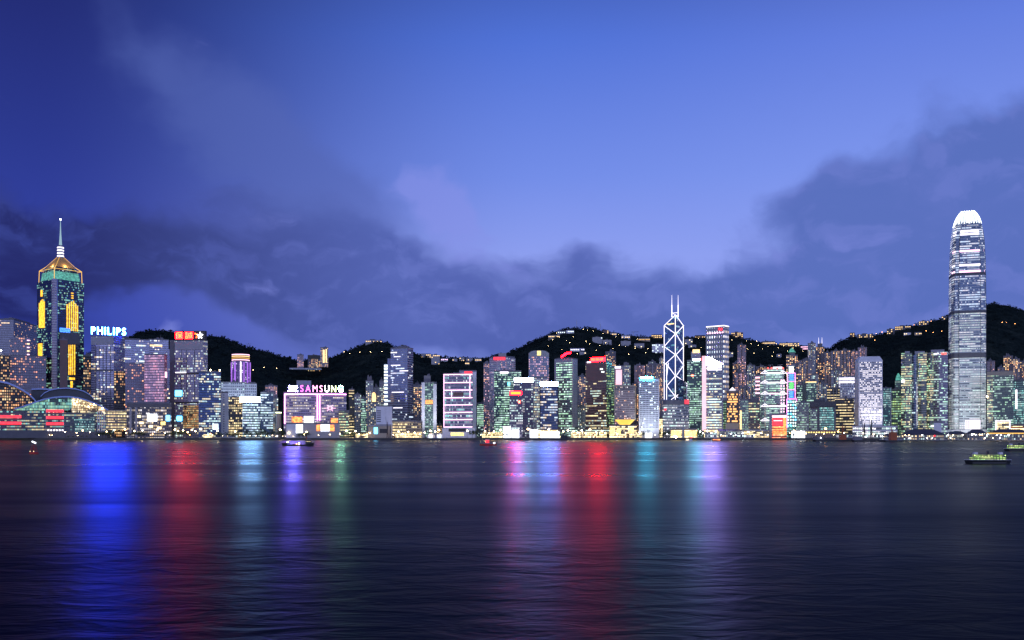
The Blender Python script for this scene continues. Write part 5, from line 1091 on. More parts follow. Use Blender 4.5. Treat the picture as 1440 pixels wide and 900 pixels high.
t = Bld('low_block', 'low dark terraces with warm lamps left of the right edge, beside the white portal hall', 1421.5, 1455, 598, 1490, 'block', depth=20); t.body(FM['shops']); t.roof(0); t.rect('awning', M['orangepaint'], 1421, 600, 1455, 602, 3)
for lab, x0, x1, yt, Y, mt in (('slim pinkish flats peeping out right of the tallest tower', 1387.6, 1399, 508, 1950, 'flats_pink'), ('pale flats with an orange glow behind the beige-banded slab', 1403, 1412, 517, 1900, 'flats'), ('dim tall flats behind the beige-banded slab, topmost of that group', 1411, 1424.5, 501, 2000, 'flats_dark'),
                               ('flats with golden window columns at the right of the beige-banded slab', 1424.8, 1434, 505, 1950, 'flats'), ('dark flats touching the right edge above the teal office', 1434.3, 1452, 508, 1980, 'flats_dark')): flats(lab, x0, x1, yt, Y, mt, 2)
# flats on the lower slopes between the landmarks
for lab, x0, x1, yt, Y, mt, n in (
    ('pale flats with pink-lit windows under the hill, just right of the white hotel roof', 892, 907, 514, 2200, 'flats_pink', 3), ('broad flats with a lit yellow eave and tall orange slots behind the white hotel', 908.5, 933.5, 512.5, 2150, 'flats', 4),
    ('slim flats peeping above the lit yellow eave, left of the cross-braced tower', 912, 922, 509, 2300, 'flats_cool', 2), ('pale stub of flats behind the left shoulder of the cross-braced tower', 927, 934, 504, 2300, 'flats_cool', 2),
    ('tall pinkish hillside tower right of the lattice tower', 1037, 1049, 485.5, 2250, 'flats_pink', 2), ('stepped dark flats at the left foot of the tall pinkish hillside tower', 1030.5, 1041, 511, 2050, 'flats_dark', 2),
    ('wide flats with red-orange windows in front of the tall pinkish hillside tower', 1033.5, 1050, 524, 1900, 'flats_pink', 3), ('grey flats left of the narrow white building with pink-lit bays', 1050.5, 1062, 514, 1980, 'flats_cool', 3),
    ('dark flats just above the red-lit roof of the truss tower', 1063, 1078, 516, 2080, 'flats_dark', 3), ('pale low flats right of the orange-windowed hotel, under the wide flats', 1039, 1055, 546, 1760, 'flats', 3),
    ('warm flats behind the funnel-based block, deep in the gap beside the white hotel', 889, 899, 540, 1850, 'flats_dark', 2), ('sloping-site flats seen between the swoosh tower and its sign neighbour', 772.5, 781, 548, 1800, 'flats', 2),
    ('low flats on the slope behind the low green glowing block', 684.5, 695, 590, 1750, 'flats', 2), ('grey flats between the orange dome and the tall shadowed slim tower', 526, 534, 545, 1750, 'flats_cool', 2),
    ('cool flats seen right of the cyan-windowed office, near the round brown tower', 384, 391, 560, 1620, 'flats_cool', 2), ('dark flats between the twin white slabs and the pink banded tower', 614.3, 622, 598, 1600, 'flats_dark', 2),
    ('mid-rise block with warm bays behind the low hall under the swoosh tower', 812.5, 824, 572, 1640, 'flats_cool', 2), ('grey mid-rise between the green ribbed towers and the dark green-lit office', 1250, 1259, 556, 1720, 'flats_cool', 2)):
    flats(lab, x0, x1, yt, Y, mt, n)

# ---------------------------------------------------------------- convention hall with winged roofs
def winged_hall():
    t = Bld('convention_hall', 'glazed waterfront hall with sweeping wing-shaped roofs and red light bands', 0, 186, 560, 1480, 'convention hall', depth=90)
    def shell(name, pts, y0, y1, mat, th=2.2):
        up = [(t.fx(px, y0), t.fz(px, py, y0)) for px, py in pts]; b = MB(); n = len(up)
        for (xa, za), (xb, zb) in zip(up, up[1:]):
            b.face([(xa, y0, za - th), (xb, y0, zb - th), (xb, y0, zb), (xa, y0, za)]); b.face([(xa, y0, za), (xb, y0, zb), (xb, y1, zb - 5), (xa, y1, za - 5)]); b.face([(xb, y0, zb - th), (xa, y0, za - th), (xa, y1, za - 5 - th), (xb, y1, zb - 5 - th)])
        b.build(name, mat, t.o, smooth=False)
    def wall(name, pts, y, mat, pyb=None):
        b = MB()
        for (pa, ya), (pb, yb) in zip(pts, pts[1:]):
            xa, xb = t.fx(pa, y), t.fx(pb, y); za, zb = t.fz(pa, ya, y), t.fz(pb, yb, y); z0 = GZ if pyb is None else t.fz(pa, pyb, y)
            b.face([(xa, y, z0), (xb, y, z0), (xb, y, zb), (xa, y, za)], [(xa, z0), (xb, z0), (xb, zb), (xa, za)])
        b.build(name, mat, t.o)
    front = [(20, 574), (30, 571.5), (40, 568), (52, 563.6), (62, 560.5), (74, 558.2), (86, 557), (98, 557), (110, 558.6), (122, 562), (134, 566.4), (144, 571), (152, 576)]
    shell('roof', front, -10, 50, M['bluewing'])
    wall('glazing', [(22, 576), (40, 570), (52, 565.6), (62, 562.6), (74, 560.2), (86, 559), (101, 559)], -4, FM['expo_glass'], 577); wall('gold_glazing', [(101, 559), (110, 560.6), (122, 564), (134, 568.4), (148, 576)], -4, FM['expo_gold'], 580)
    wall('facade', [(-4, 577), (90, 577)], -3, FM['expo_rows']); wall('facade', [(90, 580), (150, 580)], -2.6, FM['expo_rows'])
    b = MB()
    for k in range(14): px = 104 + k * 3.1; x = t.fx(px, -5); b.tube((x, -5, t.fz(px, 560 + k * 1.1, -5)), (x + 1.5, -5, t.fz(px, 577, -5)), .35, 4)
    b.build('mullion_fan', M['gold'], t.o)
    R = random.Random(12)
    for k in range(34):
        px = 103 + R.random() * 45; lo = lerp_pts(front, px) + 3; b = MB(); b.ball((t.fx(px, -4.6), -4.6, t.fz(px, lo + R.random() * 9, -4.6)), R.uniform(.7, 1.2), 6, 4); b.build('hall_lamp', M['room_warm'] if k % 5 else M['lamp_warm'], t.o)
    left = [(-60, 556), (-30, 543), (-12, 536), (0, 535), (10, 537), (20, 541), (30, 546), (40, 552.5), (47, 559), (51, 564)]
    shell('roof', left, 10, 70, M['bluewing'], 3); wall('left_wall', [(-60, 558), (-30, 545), (-12, 539), (0, 538), (10, 540.5), (20, 545), (30, 550.5), (38, 556), (44, 563), (50, 570)], 12, FM['dark_orange'])
    back = [(44, 546.5), (56, 546), (70, 546.5), (84, 549)]
    shell('roof', back, 40, 80, M['bluewing'], 2)
    lens = [(57, 557), (62, 552), (70, 548), (82, 545.6), (95, 545), (108, 546.5), (118, 549.5), (126, 554), (132, 560)]
    shell('roof', lens, 20, 75, M['bluewing'], 1.6); wall('left_wall', [(58, 559), (62, 554), (70, 550), (82, 547.6), (95, 547), (108, 548.5), (118, 551.5), (125, 556), (131, 562)], 24, M['roofdark'], 568)
    wall('link_wall', [(44, 549), (56, 548.4), (70, 549), (84, 551)], 44, M['roofdark'])
    for y0, y1 in ((576.2, 579.8), (585.4, 589), (594.2, 597.6)): t.rect('red_light_band', M['panel_red'], 65, y0, 89.5, y1, 5.5, 3.2)
    for y0, y1 in ((584, 587.8), (593.2, 596.8)): t.rect('red_light_band', M['panel_red'], -12, y0, 30, y1, 5.5, 3.2)
    for px in (64.6, 89.8): t.block('banner_post', M['steel'], px - .4, 575.5, px + .4, None, -5.4, -3.2)
    # terraces and fins at the right end
    for k in range(5): t.block('terrace', FM['terrace'], 149.5, 578 + k * 5.4, 181 - k * .3, 582.8 + k * 5.4, -4 - k * .8, 12)
    for k in range(5): t.block('terrace_slab', M['conc'], 148.5, 577 + k * 5.4, 182, 578 + k * 5.4, -6 - k, 14)
    for px in (137.5, 140, 142.5, 145, 147.4): t.block('fin', M['white'], px - .5, 578, px + .5, None, -5, -3.2)
    wall('lower_glazing', [(104, 590), (133, 587)], -5, FM['teal_glass'])
    for px in range(68, 90, 4): t.rect('entrance_light', M['neon_white'], px - 1.2, 604, px + 1.2, 606, 3.6, 3.1)
    t.block('podium', M['concdark'], -8, 606.5, 150, None, -9, -5.5)
winged_hall()
# ---------------------------------------------------------------- houses, masts and lamps on the hills
def hill_spot(px, py):
    Y = terr_hit(px, py); X = (px - CX) / F * Y; return X, Y, terr(X, Y, False)
def hill_house(label, x0, x1, y0, y1, wall, lit, n, glowm='house_glow', cat='house', roofk=True):
    pc = (x0 + x1) / 2; X, Y, Z = hill_spot(pc, y1); Y -= 6
    t = Bld('hill_house' if cat == 'house' else 'hillside_block', label, x0, x1, y0, Y, cat, gz=Z - 14, depth=14); t.body(M[wall], 'wall')
    R = random.Random(int(pc * 7)); zb = t.fz(pc, y1); zt = t.zt
    b = MB(); w = t.W
    if roofk: b.loft([[(t.xa - .4, -.4, zt + .05), (t.xb + .4, -.4, zt + .05), (t.xb + .4, 14.4, zt + .05), (t.xa - .4, 14.4, zt + .05)], [(t.xa + 1.5, 6, zt + 2.2), (t.xb - 1.5, 6, zt + 2.2), (t.xb - 1.5, 8, zt + 2.2), (t.xa + 1.5, 8, zt + 2.2)]], True, True)
    else: b.box(t.xa + w * .3, t.xa + w * .6, 3, 10, zt, zt + 3)
    b.build('roof', M['tile'], t.o)
    nr = max(1, int((zt - zb) / 5))
    for r in range(nr):
        for k in range(n):
            if R.random() > lit: continue
            x = t.xa + w * (k + .5) / n; z = zb + (zt - zb) * (r + .5) / nr; b = MB(); ww = min(1.5, w / n * .36); b.box(x - ww, x + ww, -.4, -.02, z - 1.1, z + 1.1); b.build('window', M[glowm], t.o)
    return t
H = [
 ('long pale building crowning the dark left peak', 514, 537, 478.2, 482, 'conc', .75, 9, 'house_glow', 'building'),
 ('warm-windowed house at the left end of the saddle ridge, left of the ridge tower', 592, 606, 498, 503, 'conc', .8, 6, 'house_glow', 'house'),
 ('pale ridge tower standing on the saddle above the twin white slabs', 606.5, 618.5, 499, 513, 'conc', .3, 5, 'house_glow', 'apartment block'),
 ('bright long house on the saddle ridge, right beside the pale ridge tower', 620, 630, 504, 507.5, 'white', .9, 4, 'neon_rose', 'house'),
 ('first of the small lit houses strung along the saddle ridge, from its left', 636, 643, 504.5, 508, 'conc', .7, 3, 'house_glow', 'house'),
 ('tallest of the small houses strung along the saddle ridge', 646, 653, 502.5, 508, 'conc', .6, 3, 'house_glow', 'house'),
 ('wide dim house strung along the saddle ridge above the pink banded tower', 655, 665, 504, 508, 'conc', .5, 4, 'house_glow', 'house'),
 ('house at the right end of the saddle ridge, near the pinkish apartment tower', 668, 677, 504, 508.5, 'conc', .7, 4, 'house_glow', 'house'),
 ('lit bungalow just under the saddle ridge crest', 654, 660, 509.5, 512.5, 'beige', .9, 3, 'house_glow', 'house'),
 ('yellow-lit house on the left shoulder of the broad peak', 771, 787, 471.5, 475, 'beige', .9, 7, 'house_glow', 'house'),
 ('grey villas on the crest left of the peak mast', 784, 795, 465.5, 469.5, 'conc', .4, 4, 'room_cool', 'house'),
 ('white villas nearest the peak mast', 796, 807, 464.5, 468, 'white', .6, 5, 'room_cool', 'house'),
 ('long grey hillside block under the crest, left part with one lit window', 833, 847, 474, 482, 'conc', .08, 7, 'room_cool', 'apartment block'),
 ('long grey hillside block under the crest, lower right part', 847.5, 860, 478, 485, 'conc', .06, 6, 'room_cool', 'apartment block'),
 ('grey unlit block to the right of the long hillside blocks', 873, 887, 479.5, 486, 'conc', .08, 6, 'room_cool', 'apartment block'),
 ('row of floodlit white terraces half way up the peak, above the red swoosh', 802, 822, 490, 493.5, 'white', .9, 8, 'neon_white', 'house'),
 ('small dim terrace house below the floodlit white row', 815, 824, 495, 498, 'conc', .4, 4, 'room_warm', 'house'),
 ('ridge house with brown roof right of the second peak mast', 848, 856, 464.5, 469, 'brown', .5, 3, 'house_glow', 'house'),
 ('low house beside the brown-roofed ridge house', 858, 867, 468, 472, 'conc', .5, 4, 'house_glow', 'house'),
 ('pale lit houses stepping down the crest left of the tower crane', 874, 886, 472, 476.5, 'white', .7, 5, 'house_glow', 'house'),
 ('brightest yellow long house on the crest between the crane and the cross-braced tower', 898, 914, 475.5, 479.5, 'beige', 1.0, 8, 'neon_gold_line', 'house'),
 ('orange-lit house on the crest close left of the cross-braced tower', 916, 931, 471, 475.5, 'brown', .9, 6, 'house_glow', 'house'),
 ('big white block under the crest close left of the cross-braced tower', 917, 933, 484, 497, 'white', .35, 7, 'room_cool', 'apartment block'),
 ('grey house block on the slope between the big white block and the dark flats', 892, 906, 483, 489, 'conc', .15, 5, 'room_warm', 'house'),
 ('pale block peeping right of the cross-braced tower on the hillside', 963, 974, 477, 484, 'conc', .2, 4, 'room_warm', 'house'),
 ('dim long house on the hillside between the cross-braced tower and the lattice tower', 968, 979, 485, 489, 'conc', .3, 4, 'room_warm', 'house'),
 ('orange-lit house on the crest just left of the lattice tower', 977, 992, 472, 476, 'brown', .8, 6, 'house_glow', 'house'),
 ('hilltop mansion block with orange lights right of the lattice tower', 1028, 1045, 467.5, 474.5, 'brown', .75, 6, 'house_glow', 'building'),
 ('small pale house on the slope under the orange-lit hilltop mansion', 1025.5, 1031, 495.5, 501, 'conc', .3, 2, 'room_warm', 'house'),
 ('long yellow-lit house on the crest above the truss tower, left one', 1071, 1090, 480.5, 484.5, 'beige', .9, 9, 'house_glow', 'house'),
 ('long yellow-lit house on the crest above the magenta outlined tower, right one', 1096, 1124, 482.5, 487, 'beige', .9, 12, 'house_glow', 'house'),
 ('reddish-lit houses at the end of the crest left of the twin-spired tower', 1126, 1136, 486.5, 492, 'brown', .7, 5, 'neon_rose', 'house'),
 ('lit house lower on the slope under the long yellow-lit houses', 1092, 1099, 498, 502, 'conc', .6, 3, 'house_glow', 'house'),
 ('square house with a beacon-like light at the left end of the right-hand ridge', 1195, 1202, 468.5, 474, 'brown', .8, 2, 'house_glow', 'house'),
 ('long dark block with orange lights on the right-hand ridge above the tower with round windows', 1205, 1228, 470, 475, 'concdark', .6, 9, 'house_glow', 'apartment block'),
 ('dark block with reddish lights at the foot of the right-hand ridge climb', 1247, 1258, 462.5, 470, 'concdark', .5, 4, 'house_glow', 'apartment block'),
 ('long block of warm windows on the right-hand ridge climb, lower one', 1258.5, 1281, 458.5, 464, 'concdark', .6, 8, 'house_glow', 'apartment block'),
 ('block of warm windows on the right-hand ridge climb, upper one', 1292, 1306, 451.5, 457, 'concdark', .6, 5, 'house_glow', 'apartment block'),
 ('lit bungalow below the ridge climb, left of the tallest tower', 1286, 1296, 467.5, 471, 'beige', .8, 5, 'house_glow', 'house'),
 ('white bungalow below the ridge climb, left of the lit one', 1271, 1281, 468, 471, 'white', .4, 4, 'room_warm', 'house'),
 ('small block on the ridge just before the tallest tower', 1324, 1332, 445, 449.5, 'concdark', .5, 3, 'house_glow', 'house')]
for k, a in enumerate(H): hill_house(*a, roofk=(a[9] == 'house'))

def lamp_proto(name, label, mat, h, r, group, cat='street lamp'):
    o = thing(name, label, cat, (0, 0, 0), 0, group); b = MB(); b.tube((0, 0, -.3), (0, 0, h), .14, 5, .09); b.tube((0, 0, h - .1), (0, -.9, h + .25), .08, 4); p1 = b.build('pole', M['dark'], o)
    b = MB(); b.ball((0, -1.0, h + .1), r, 8, 5, .8); p2 = b.build('lamp_head', M[mat], o); return o, [p1, p2]
def scatter(proto, pts, label=None, group=None):
    """copies of a lamp or tree with its parts"""
    src, parts = proto
    for k, p in enumerate(pts):
        loc, s = p[:3], (p[3] if len(p) > 3 else 1.0)
        if k == 0 and not src.get('used'): src.location = loc; src.scale = (s,) * 3; src['used'] = 1
        else: copy_thing(src, parts, loc, random.Random(k).uniform(0, .4), s)
def done(proto):
    if 'used' in proto[0]: del proto[0]['used']
R = random.Random(21)
pts = [(484, 498), (492, 500.5), (506, 499), (521, 498.6), (537, 498.6), (371, 521), (389, 521.5), (356, 524)]
pr = lamp_proto('street_lamp', 'small orange road lamp on the dark hillside below the left peak', 'lamp_warm', 7, .5, 'orange lamps on the dark left hills')
scatter(pr, [hill_spot(*p) for p in pts]); done(pr)
pts = [(820, 466.6), (826, 468), (834, 468.8), (777, 481), (787, 477), (796, 483), (806, 478), (801, 486), (829, 488), (843, 490), (852, 486), (866, 478), (871, 489), (880, 491), (893, 494), (905, 488), (911, 494), (862, 494), (790, 496), (771, 490), (812, 501), (838, 497), (858, 503), (884, 503),
       (896, 480), (908, 500), (783, 472), (824, 483), (848, 473), (870, 474)]
pr = lamp_proto('street_lamp', 'small yellow road lamp among the houses on the broad middle peak', 'lamp_warm', 7, .38, 'lamps on the broad middle peak')
scatter(pr, [hill_spot(*p) for p in pts]); done(pr)
pts = [(982, 480), (986, 492), (1029, 482), (1038, 490), (1051, 494), (1056, 487), (1060, 500), (1066, 489), (1072, 495), (1080, 491), (1088, 499), (1094, 493), (1102, 489), (1107, 497), (1115, 493), (1119, 490), (1129, 497), (1050, 482), (1064, 483), (1092, 487), (1086, 505), (1139, 496), (1143, 503), (1022, 490)]
pr = lamp_proto('street_lamp', 'small golden road lamp on the slope between the lattice tower and the twin-spired tower', 'lamp_warm', 7, .38, 'lamps on the slope right of the lattice tower')
scatter(pr, [hill_spot(*p) for p in pts]); done(pr)
pts = [(1199, 470), (1232, 472), (1240, 470), (1302, 469), (1312, 471), (1324, 469), (1285, 460), (1230, 482), (1250, 470), (1309, 455), (1409, 457), (1415, 457.6), (1427, 459)]
pr = lamp_proto('street_lamp', 'small pinkish-orange road lamp along the right-hand ridge', 'lamp_orange', 7, .55, 'lamps along the right-hand ridge')
scatter(pr, [hill_spot(*p) for p in pts]); done(pr)
def hill_mast(label, px, y0, y1, name='radio_mast', cat='radio mast'):
    Y = YR + 15; X = (px - CX) / F * Y; z1 = CAMZ + (HZ - y0) / F * Y; z0 = CAMZ + (HZ - y1) / F * Y - 10; t = thing(name, label, cat, (X, Y, z0)); b = MB(); b.tube((0, 0, 0), (0, 0, z1 - z0), 1.0, 5, .35); b.build('mast', M['steel'], t)
    b = MB(); b.box(-2.2, 2.2, -.4, .4, (z1 - z0) * .72, (z1 - z0) * .74); b.box(-1.6, 1.6, -.4, .4, (z1 - z0) * .86, (z1 - z0) * .88); b.build('crossarm', M['steel'], t); return t
hill_mast('tall thin radio mast on the very top of the broad middle peak', 811, 449.5, 463); hill_mast('shorter radio mast on the crest right of the tall peak mast', 844.3, 454, 465)
t = hill_mast('tower crane standing on the crest left of the bright yellow long house', 891, 466.5, 474, 'tower_crane', 'crane'); b = MB(); b.tube((-8, 0, 26), (16, 0, 27), .6, 4); b.build('jib', M['steel'], t)
Y = YR; X = (349.5 - CX) / F * Y; t = thing('power_pylon', 'lattice power pylon on the left hill above the round purple tower', 'pylon', (X, Y, terr(X, Y) - 3)); b = MB()
for s_ in (-1, 1): b.tube((s_ * 5, 0, 0), (s_ * .8, 0, 20), .35, 4); b.tube((s_ * 5, 0, 1), (-s_ * 3, 0, 10), .22, 4)
b.build('frame', M['steel'], t); b = MB()
for z in (13, 17): b.tube((-9, 0, z), (9, 0, z), .3, 4)
b.build('crossarm', M['steel'], t)

# ---------------------------------------------------------------- waterfront: sea walls, trees, lamps, kiosks
for lab, p0, p1, Y in (('dark stone sea wall below the convention hall', -120, 178, 1478 - 22), ('dark stone sea wall below the low portal block and the red character tower', 178.3, 396, 1451), ('dark stone sea wall below the pink neon building', 396.3, 620, 1451),
                       ('dark stone sea wall below the pink banded tower and the dark towers', 620.3, 858, 1451), ('dark stone sea wall below the funnel-based block and white hotel', 858.3, 1010, 1451), ('dark stone sea wall below the truss tower', 1010.3, 1200, 1451), ('dark stone sea wall behind the ferry piers', 1200.3, 1520, 1439)):
    wall_run((p0 - CX) / F * Y, (p1 - CX) / F * Y, Y, lab)
def tree_proto(label, group, seed, name='promenade_tree', spread=1.0):
    R = random.Random(seed); o = thing(name, label, 'tree', (0, 0, 0), 0, group); b = MB(); b.tube((0, 0, -.3), (.2, 0, 4.5), .34, 6, .2)
    for k in range(5): a = k * 1.26; b.tube((.2, 0, 3.4 + k * .3), (.2 + 2.4 * cos(a), 2.4 * sin(a), 6.4 + R.random()), .14, 4, .05)
    p1 = b.build('trunk', M['bark'], o); b = MB()
    cl = [(R.gauss(0, 1.9) * spread, R.gauss(0, 1.9) * spread, 7 + R.gauss(0, 1.5), R.uniform(1.0, 2.0)) for k in range(13)]
    for k in range(340):
        cx, cy, cz, r = R.choice(cl); d = Vector((R.gauss(0, 1), R.gauss(0, 1), R.gauss(0, 1))).normalized(); c = Vector((cx, cy, cz)) + d * r * R.uniform(.6, 1.05); s = R.uniform(.28, .6); e1 = d.orthogonal().normalized(); e2 = d.cross(e1); q = R.random() * 6; f1 = e1 * cos(q) + e2 * sin(q) + d * R.uniform(-.5, .5); f2 = e2 * cos(q) - e1 * sin(q)
        b.face([c - f1 * s, c - f2 * s * .6, c + f1 * s, c + f2 * s * .6])
    p2 = b.build('crown', M['leaf'], o); return o, [p1, p2]
m, T, p = new_mat('leaf'); tc = T.new('ShaderNodeTexCoord').outputs['Object']; T.l.new(T.mix(T.noise(tc, .8, 3.0), (.02, .035, .012, 1), (.07, .10, .035, 1)), p.inputs['Base Color']); p.inputs['Roughness'].default_value = .8; M['leaf'] = m
def spots(ranges, step, y0, y1, R, smin=.8, smax=1.4):
    out = []
    for a, c in ranges:
        px = a
        while px < c:
            Y = R.uniform(y0, y1); out.append(((px - CX) / F * Y, Y, GZ, R.uniform(smin, smax))); px += step * R.uniform(.6, 1.4)
    return out
R = random.Random(4)
pr = tree_proto('round dark tree on the promenade beside the low portal block and convention hall', 'trees on the promenade by the convention hall', 1); scatter(pr, spots(((-10, 66), (96, 128)), 9, 1458, 1463, R, .35, .5) + spots(((139, 158), (184, 203), (236, 268)), 5.5, 1458, 1468, R, .8, 1.2)); done(pr)
pr = tree_proto('round dark tree in the belt of trees left of the pink neon building', 'belt of trees left of the pink neon building', 2); scatter(pr, spots(((302, 345),), 6, 1458, 1480, R, .7, 1.1) + spots(((345, 402),), 5, 1456, 1478, R, .8, 1.35)); done(pr)
pr = tree_proto('dark tree with lamp light under it near the low beige hall or the lit posters', 'trees between the lit posters and the low beige hall', 3); scatter(pr, spots(((421, 434), (484, 506), (508, 518)), 5.5, 1456, 1462, R, .6, 1.0) + spots(((560, 592),), 9, 1456, 1462, R, .4, .6)); done(pr)
pr = tree_proto('dark tree right of the pink banded tower or by the lit podiums', 'trees right of the pink banded tower', 4); scatter(pr, spots(((664, 673),), 4.5, 1458, 1464, R, 1.0, 1.3) + spots(((686, 716), (788, 800), (842, 856)), 8, 1456, 1464, R, .5, .9)); done(pr)
pr = tree_proto('dark tree on the quay between the white hotel and the orange-windowed hotel', 'trees by the white hotel and the yellow-lit hall', 5); scatter(pr, spots(((902, 912), (928, 942), (981, 991)), 5, 1456, 1464, R, .9, 1.2) + spots(((1110, 1120), (1232, 1240)), 5, 1456, 1462, R, .7, 1.0)); done(pr)

def quay_lamps(label, group, mat, spec, h=6, r=.55):
    pr = lamp_proto('street_lamp', label, mat, h, r, group); out = []
    for px, py in spec: Y = 1456 + (hash((int(px * 10), 7)) % 5); Z = GZ; out.append(((px - CX) / F * Y, Y, Z, max(.45, (CAMZ + (HZ - py) / F * Y - GZ) / h)))
    scatter(pr, out); done(pr)
quay_lamps('white lamp along the promenade under the convention hall', 'lamps under the convention hall', 'lamp_warm', [(2.5, 612.5), (14, 612), (18.5, 606), (27, 611.8), (33, 607), (40.5, 612.2), (50.5, 612.3), (60, 612.2), (70, 611.6), (73.5, 612), (92, 607.5), (108, 608.8), (109.5, 612.5), (117, 605.5), (127, 608), (139, 612), (150.5, 607), (161, 605), (178, 609), (176, 604), (189, 606.5), (201, 605.5)], r=.5)
quay_lamps('warm lamp along the promenade below the red character tower and the tree belt', 'lamps below the red character tower', 'lamp_warm', [(222, 604.5), (232, 609), (246, 604), (251, 606), (258, 605.5), (264, 608), (270, 604.6), (275, 606.5), (283, 603.5), (306, 606), (313, 612.6), (320, 612.4), (331, 607), (337, 612.6), (345, 613), (352, 612.6), (360, 613.2), (367, 612.8), (375, 613.2), (383, 612.5)], r=.55)
quay_lamps('red-orange lamp low on the quay near the red character tower or the red boat', 'red and orange quay lamps', 'lamp_orange', [(215, 610.5), (267, 611.6), (293, 611.6), (296, 610), (691.5, 612), (836, 613), (846, 611), (1160, 603), (1178, 607)], r=.7)
quay_lamps('warm lamp along the promenade before the pink neon building and its posters', 'lamps before the pink neon building', 'lamp_warm', [(388, 613.6), (394.5, 604.5), (397.5, 613.5), (401.5, 613.8), (406.6, 609), (412.5, 614.2), (428, 611), (431, 607.5), (448, 612), (464, 611), (478, 610.5), (487, 606), (492, 609), (500, 606.5), (505, 610.5), (512, 612), (516, 611)], r=.6)
quay_lamps('warm lamp on the quay between the low beige hall and the funnel-based block', 'lamps on the middle quay', 'lamp_warm', [(520, 609), (553, 611.5), (560, 607), (566, 610), (574, 607.6), (583, 608.5), (590, 611), (597, 608.5), (605, 606), (612, 607), (617, 605), (657, 606), (676, 611.5), (682, 606.4), (688, 609.4), (694, 607), (704, 605), (708, 608.5), (713, 607.2), (742, 603.5), (771, 604), (792, 607), (798, 605.5), (806, 606.6), (812, 608.4), (818, 605.5), (823, 609.2), (829, 604.5), (838, 608), (846, 606.6), (851, 609)], r=.65)
quay_lamps('white lamp on the quay between the funnel-based block and the truss tower', 'lamps from the funnel-based block to the truss tower', 'lamp_white', [(868, 611), (899, 608), (912, 610.6), (921, 611.4), (938, 610.6), (984, 607), (988, 609.5), (994, 606), (1000, 609), (1006, 607), (1013, 611.2), (1027, 610), (1034, 611.6), (1044, 609), (1052, 608), (1060, 611.5), (1070, 609.5), (1079, 611.4)], r=.5)
quay_lamps('warm lamp on the quay right of the truss tower, among the barges and cranes', 'lamps right of the truss tower', 'lamp_warm', [(1110, 609), (1116, 606), (1121, 610.2), (1126, 606.6), (1133, 609.6), (1147, 611), (1158, 610), (1172, 611.4), (1186, 609), (1196, 611), (1213, 609.4), (1228, 610.5), (1244, 609.3), (1256, 611)], r=.55)

def kiosk(label, x0, x1, y0, mat, Y=1460, roof='roofgrey', cat='pavilion'):
    t = Bld('pavilion', label, x0, x1, y0, Y, cat, depth=7); t.body(FM[mat] if mat in FM else M[mat], 'front'); b = MB(); b.box(t.xa - .8, t.xb + .8, -1.2, 8, t.zt + .02, t.zt + .6); b.build('roof', M[roof], t.o)
for a in (('low lit shelter on the quay between the red character tower and the tree belt', 286, 300, 610.8, 'shops'), ('pale low shelter on the quay under the tree belt', 318, 334, 612.5, 'shops_cool'), ('low lit shelter right below the round brown tower', 378, 391, 611.3, 'shops_cool'),
          ('bright market-like canopy glowing white and red left of the low beige hall', 500, 517, 609.2, 'shops'), ('low lit front joining the white tents and the small square-windowed office', 556, 592, 609, 'shops'), ('long low yellow-lit shed right of the pink banded tower', 678, 707, 608.2, 'shops'),
          ('dazzling white pavilion at the foot of the green-lit glass office', 707.5, 718, 599.5, 'panel_white'), ('white glowing pavilion at the foot of the violet-grey tower', 745, 756.5, 604, 'panel_white'), ('long warm-lit arcade between the swoosh tower and the brown tower', 803, 853, 607.5, 'shops'),
          ('long arcade blazing white under the night-blue tower', 760, 787, 606.8, 'panel_white'), ('round white fountain pavilion before the white hotel', 907, 917, 608.5, 'panel_white'), ('low yellow shelter right of the funnel-based block', 885, 903, 608.5, 'shops'),
          ('bright white marquee between the yellow-lit hall and the dark-roofed pier building', 991, 1009, 608.5, 'shops_cool'), ('lit shelter between the red and orange block and the truss tower foot', 1046, 1060, 611.6, 'shops_cool'), ('white-lit front right of the red and orange lit block', 1113, 1132, 606, 'panel_white'),
          ('long low brown transit shed behind the barges', 1150, 1200, 611, 'shops_cool')): kiosk(*a)
for k, (x0, x1, lab) in enumerate(((600, 612, 'white vaulted tent at the left of the row beside the pink banded tower'), (612.4, 624, 'white vaulted tent nearest the pink banded tower'))):
    t = Bld('tent', lab, x0, x1, 611, 1458, 'tent', depth=9); b = MB(); n = 10; q = [(t.xa + t.W * i / n, GZ + (t.zt - GZ + 2.5) * (sin(pi * i / n) ** .5 if 0 < i < n else 0)) for i in range(n + 1)]
    for p, r in zip(q, q[1:]): b.face([(p[0], 0, p[1]), (r[0], 0, r[1]), (r[0], 9, r[1]), (p[0], 9, p[1])])
    b.face([(x, 0, z) for x, z in q]); b.build('canvas', M['white'], t.o); t.rect('lit_opening', M['room_cool'], x0 + 3, 611.4, x0 + 8, None, .2)

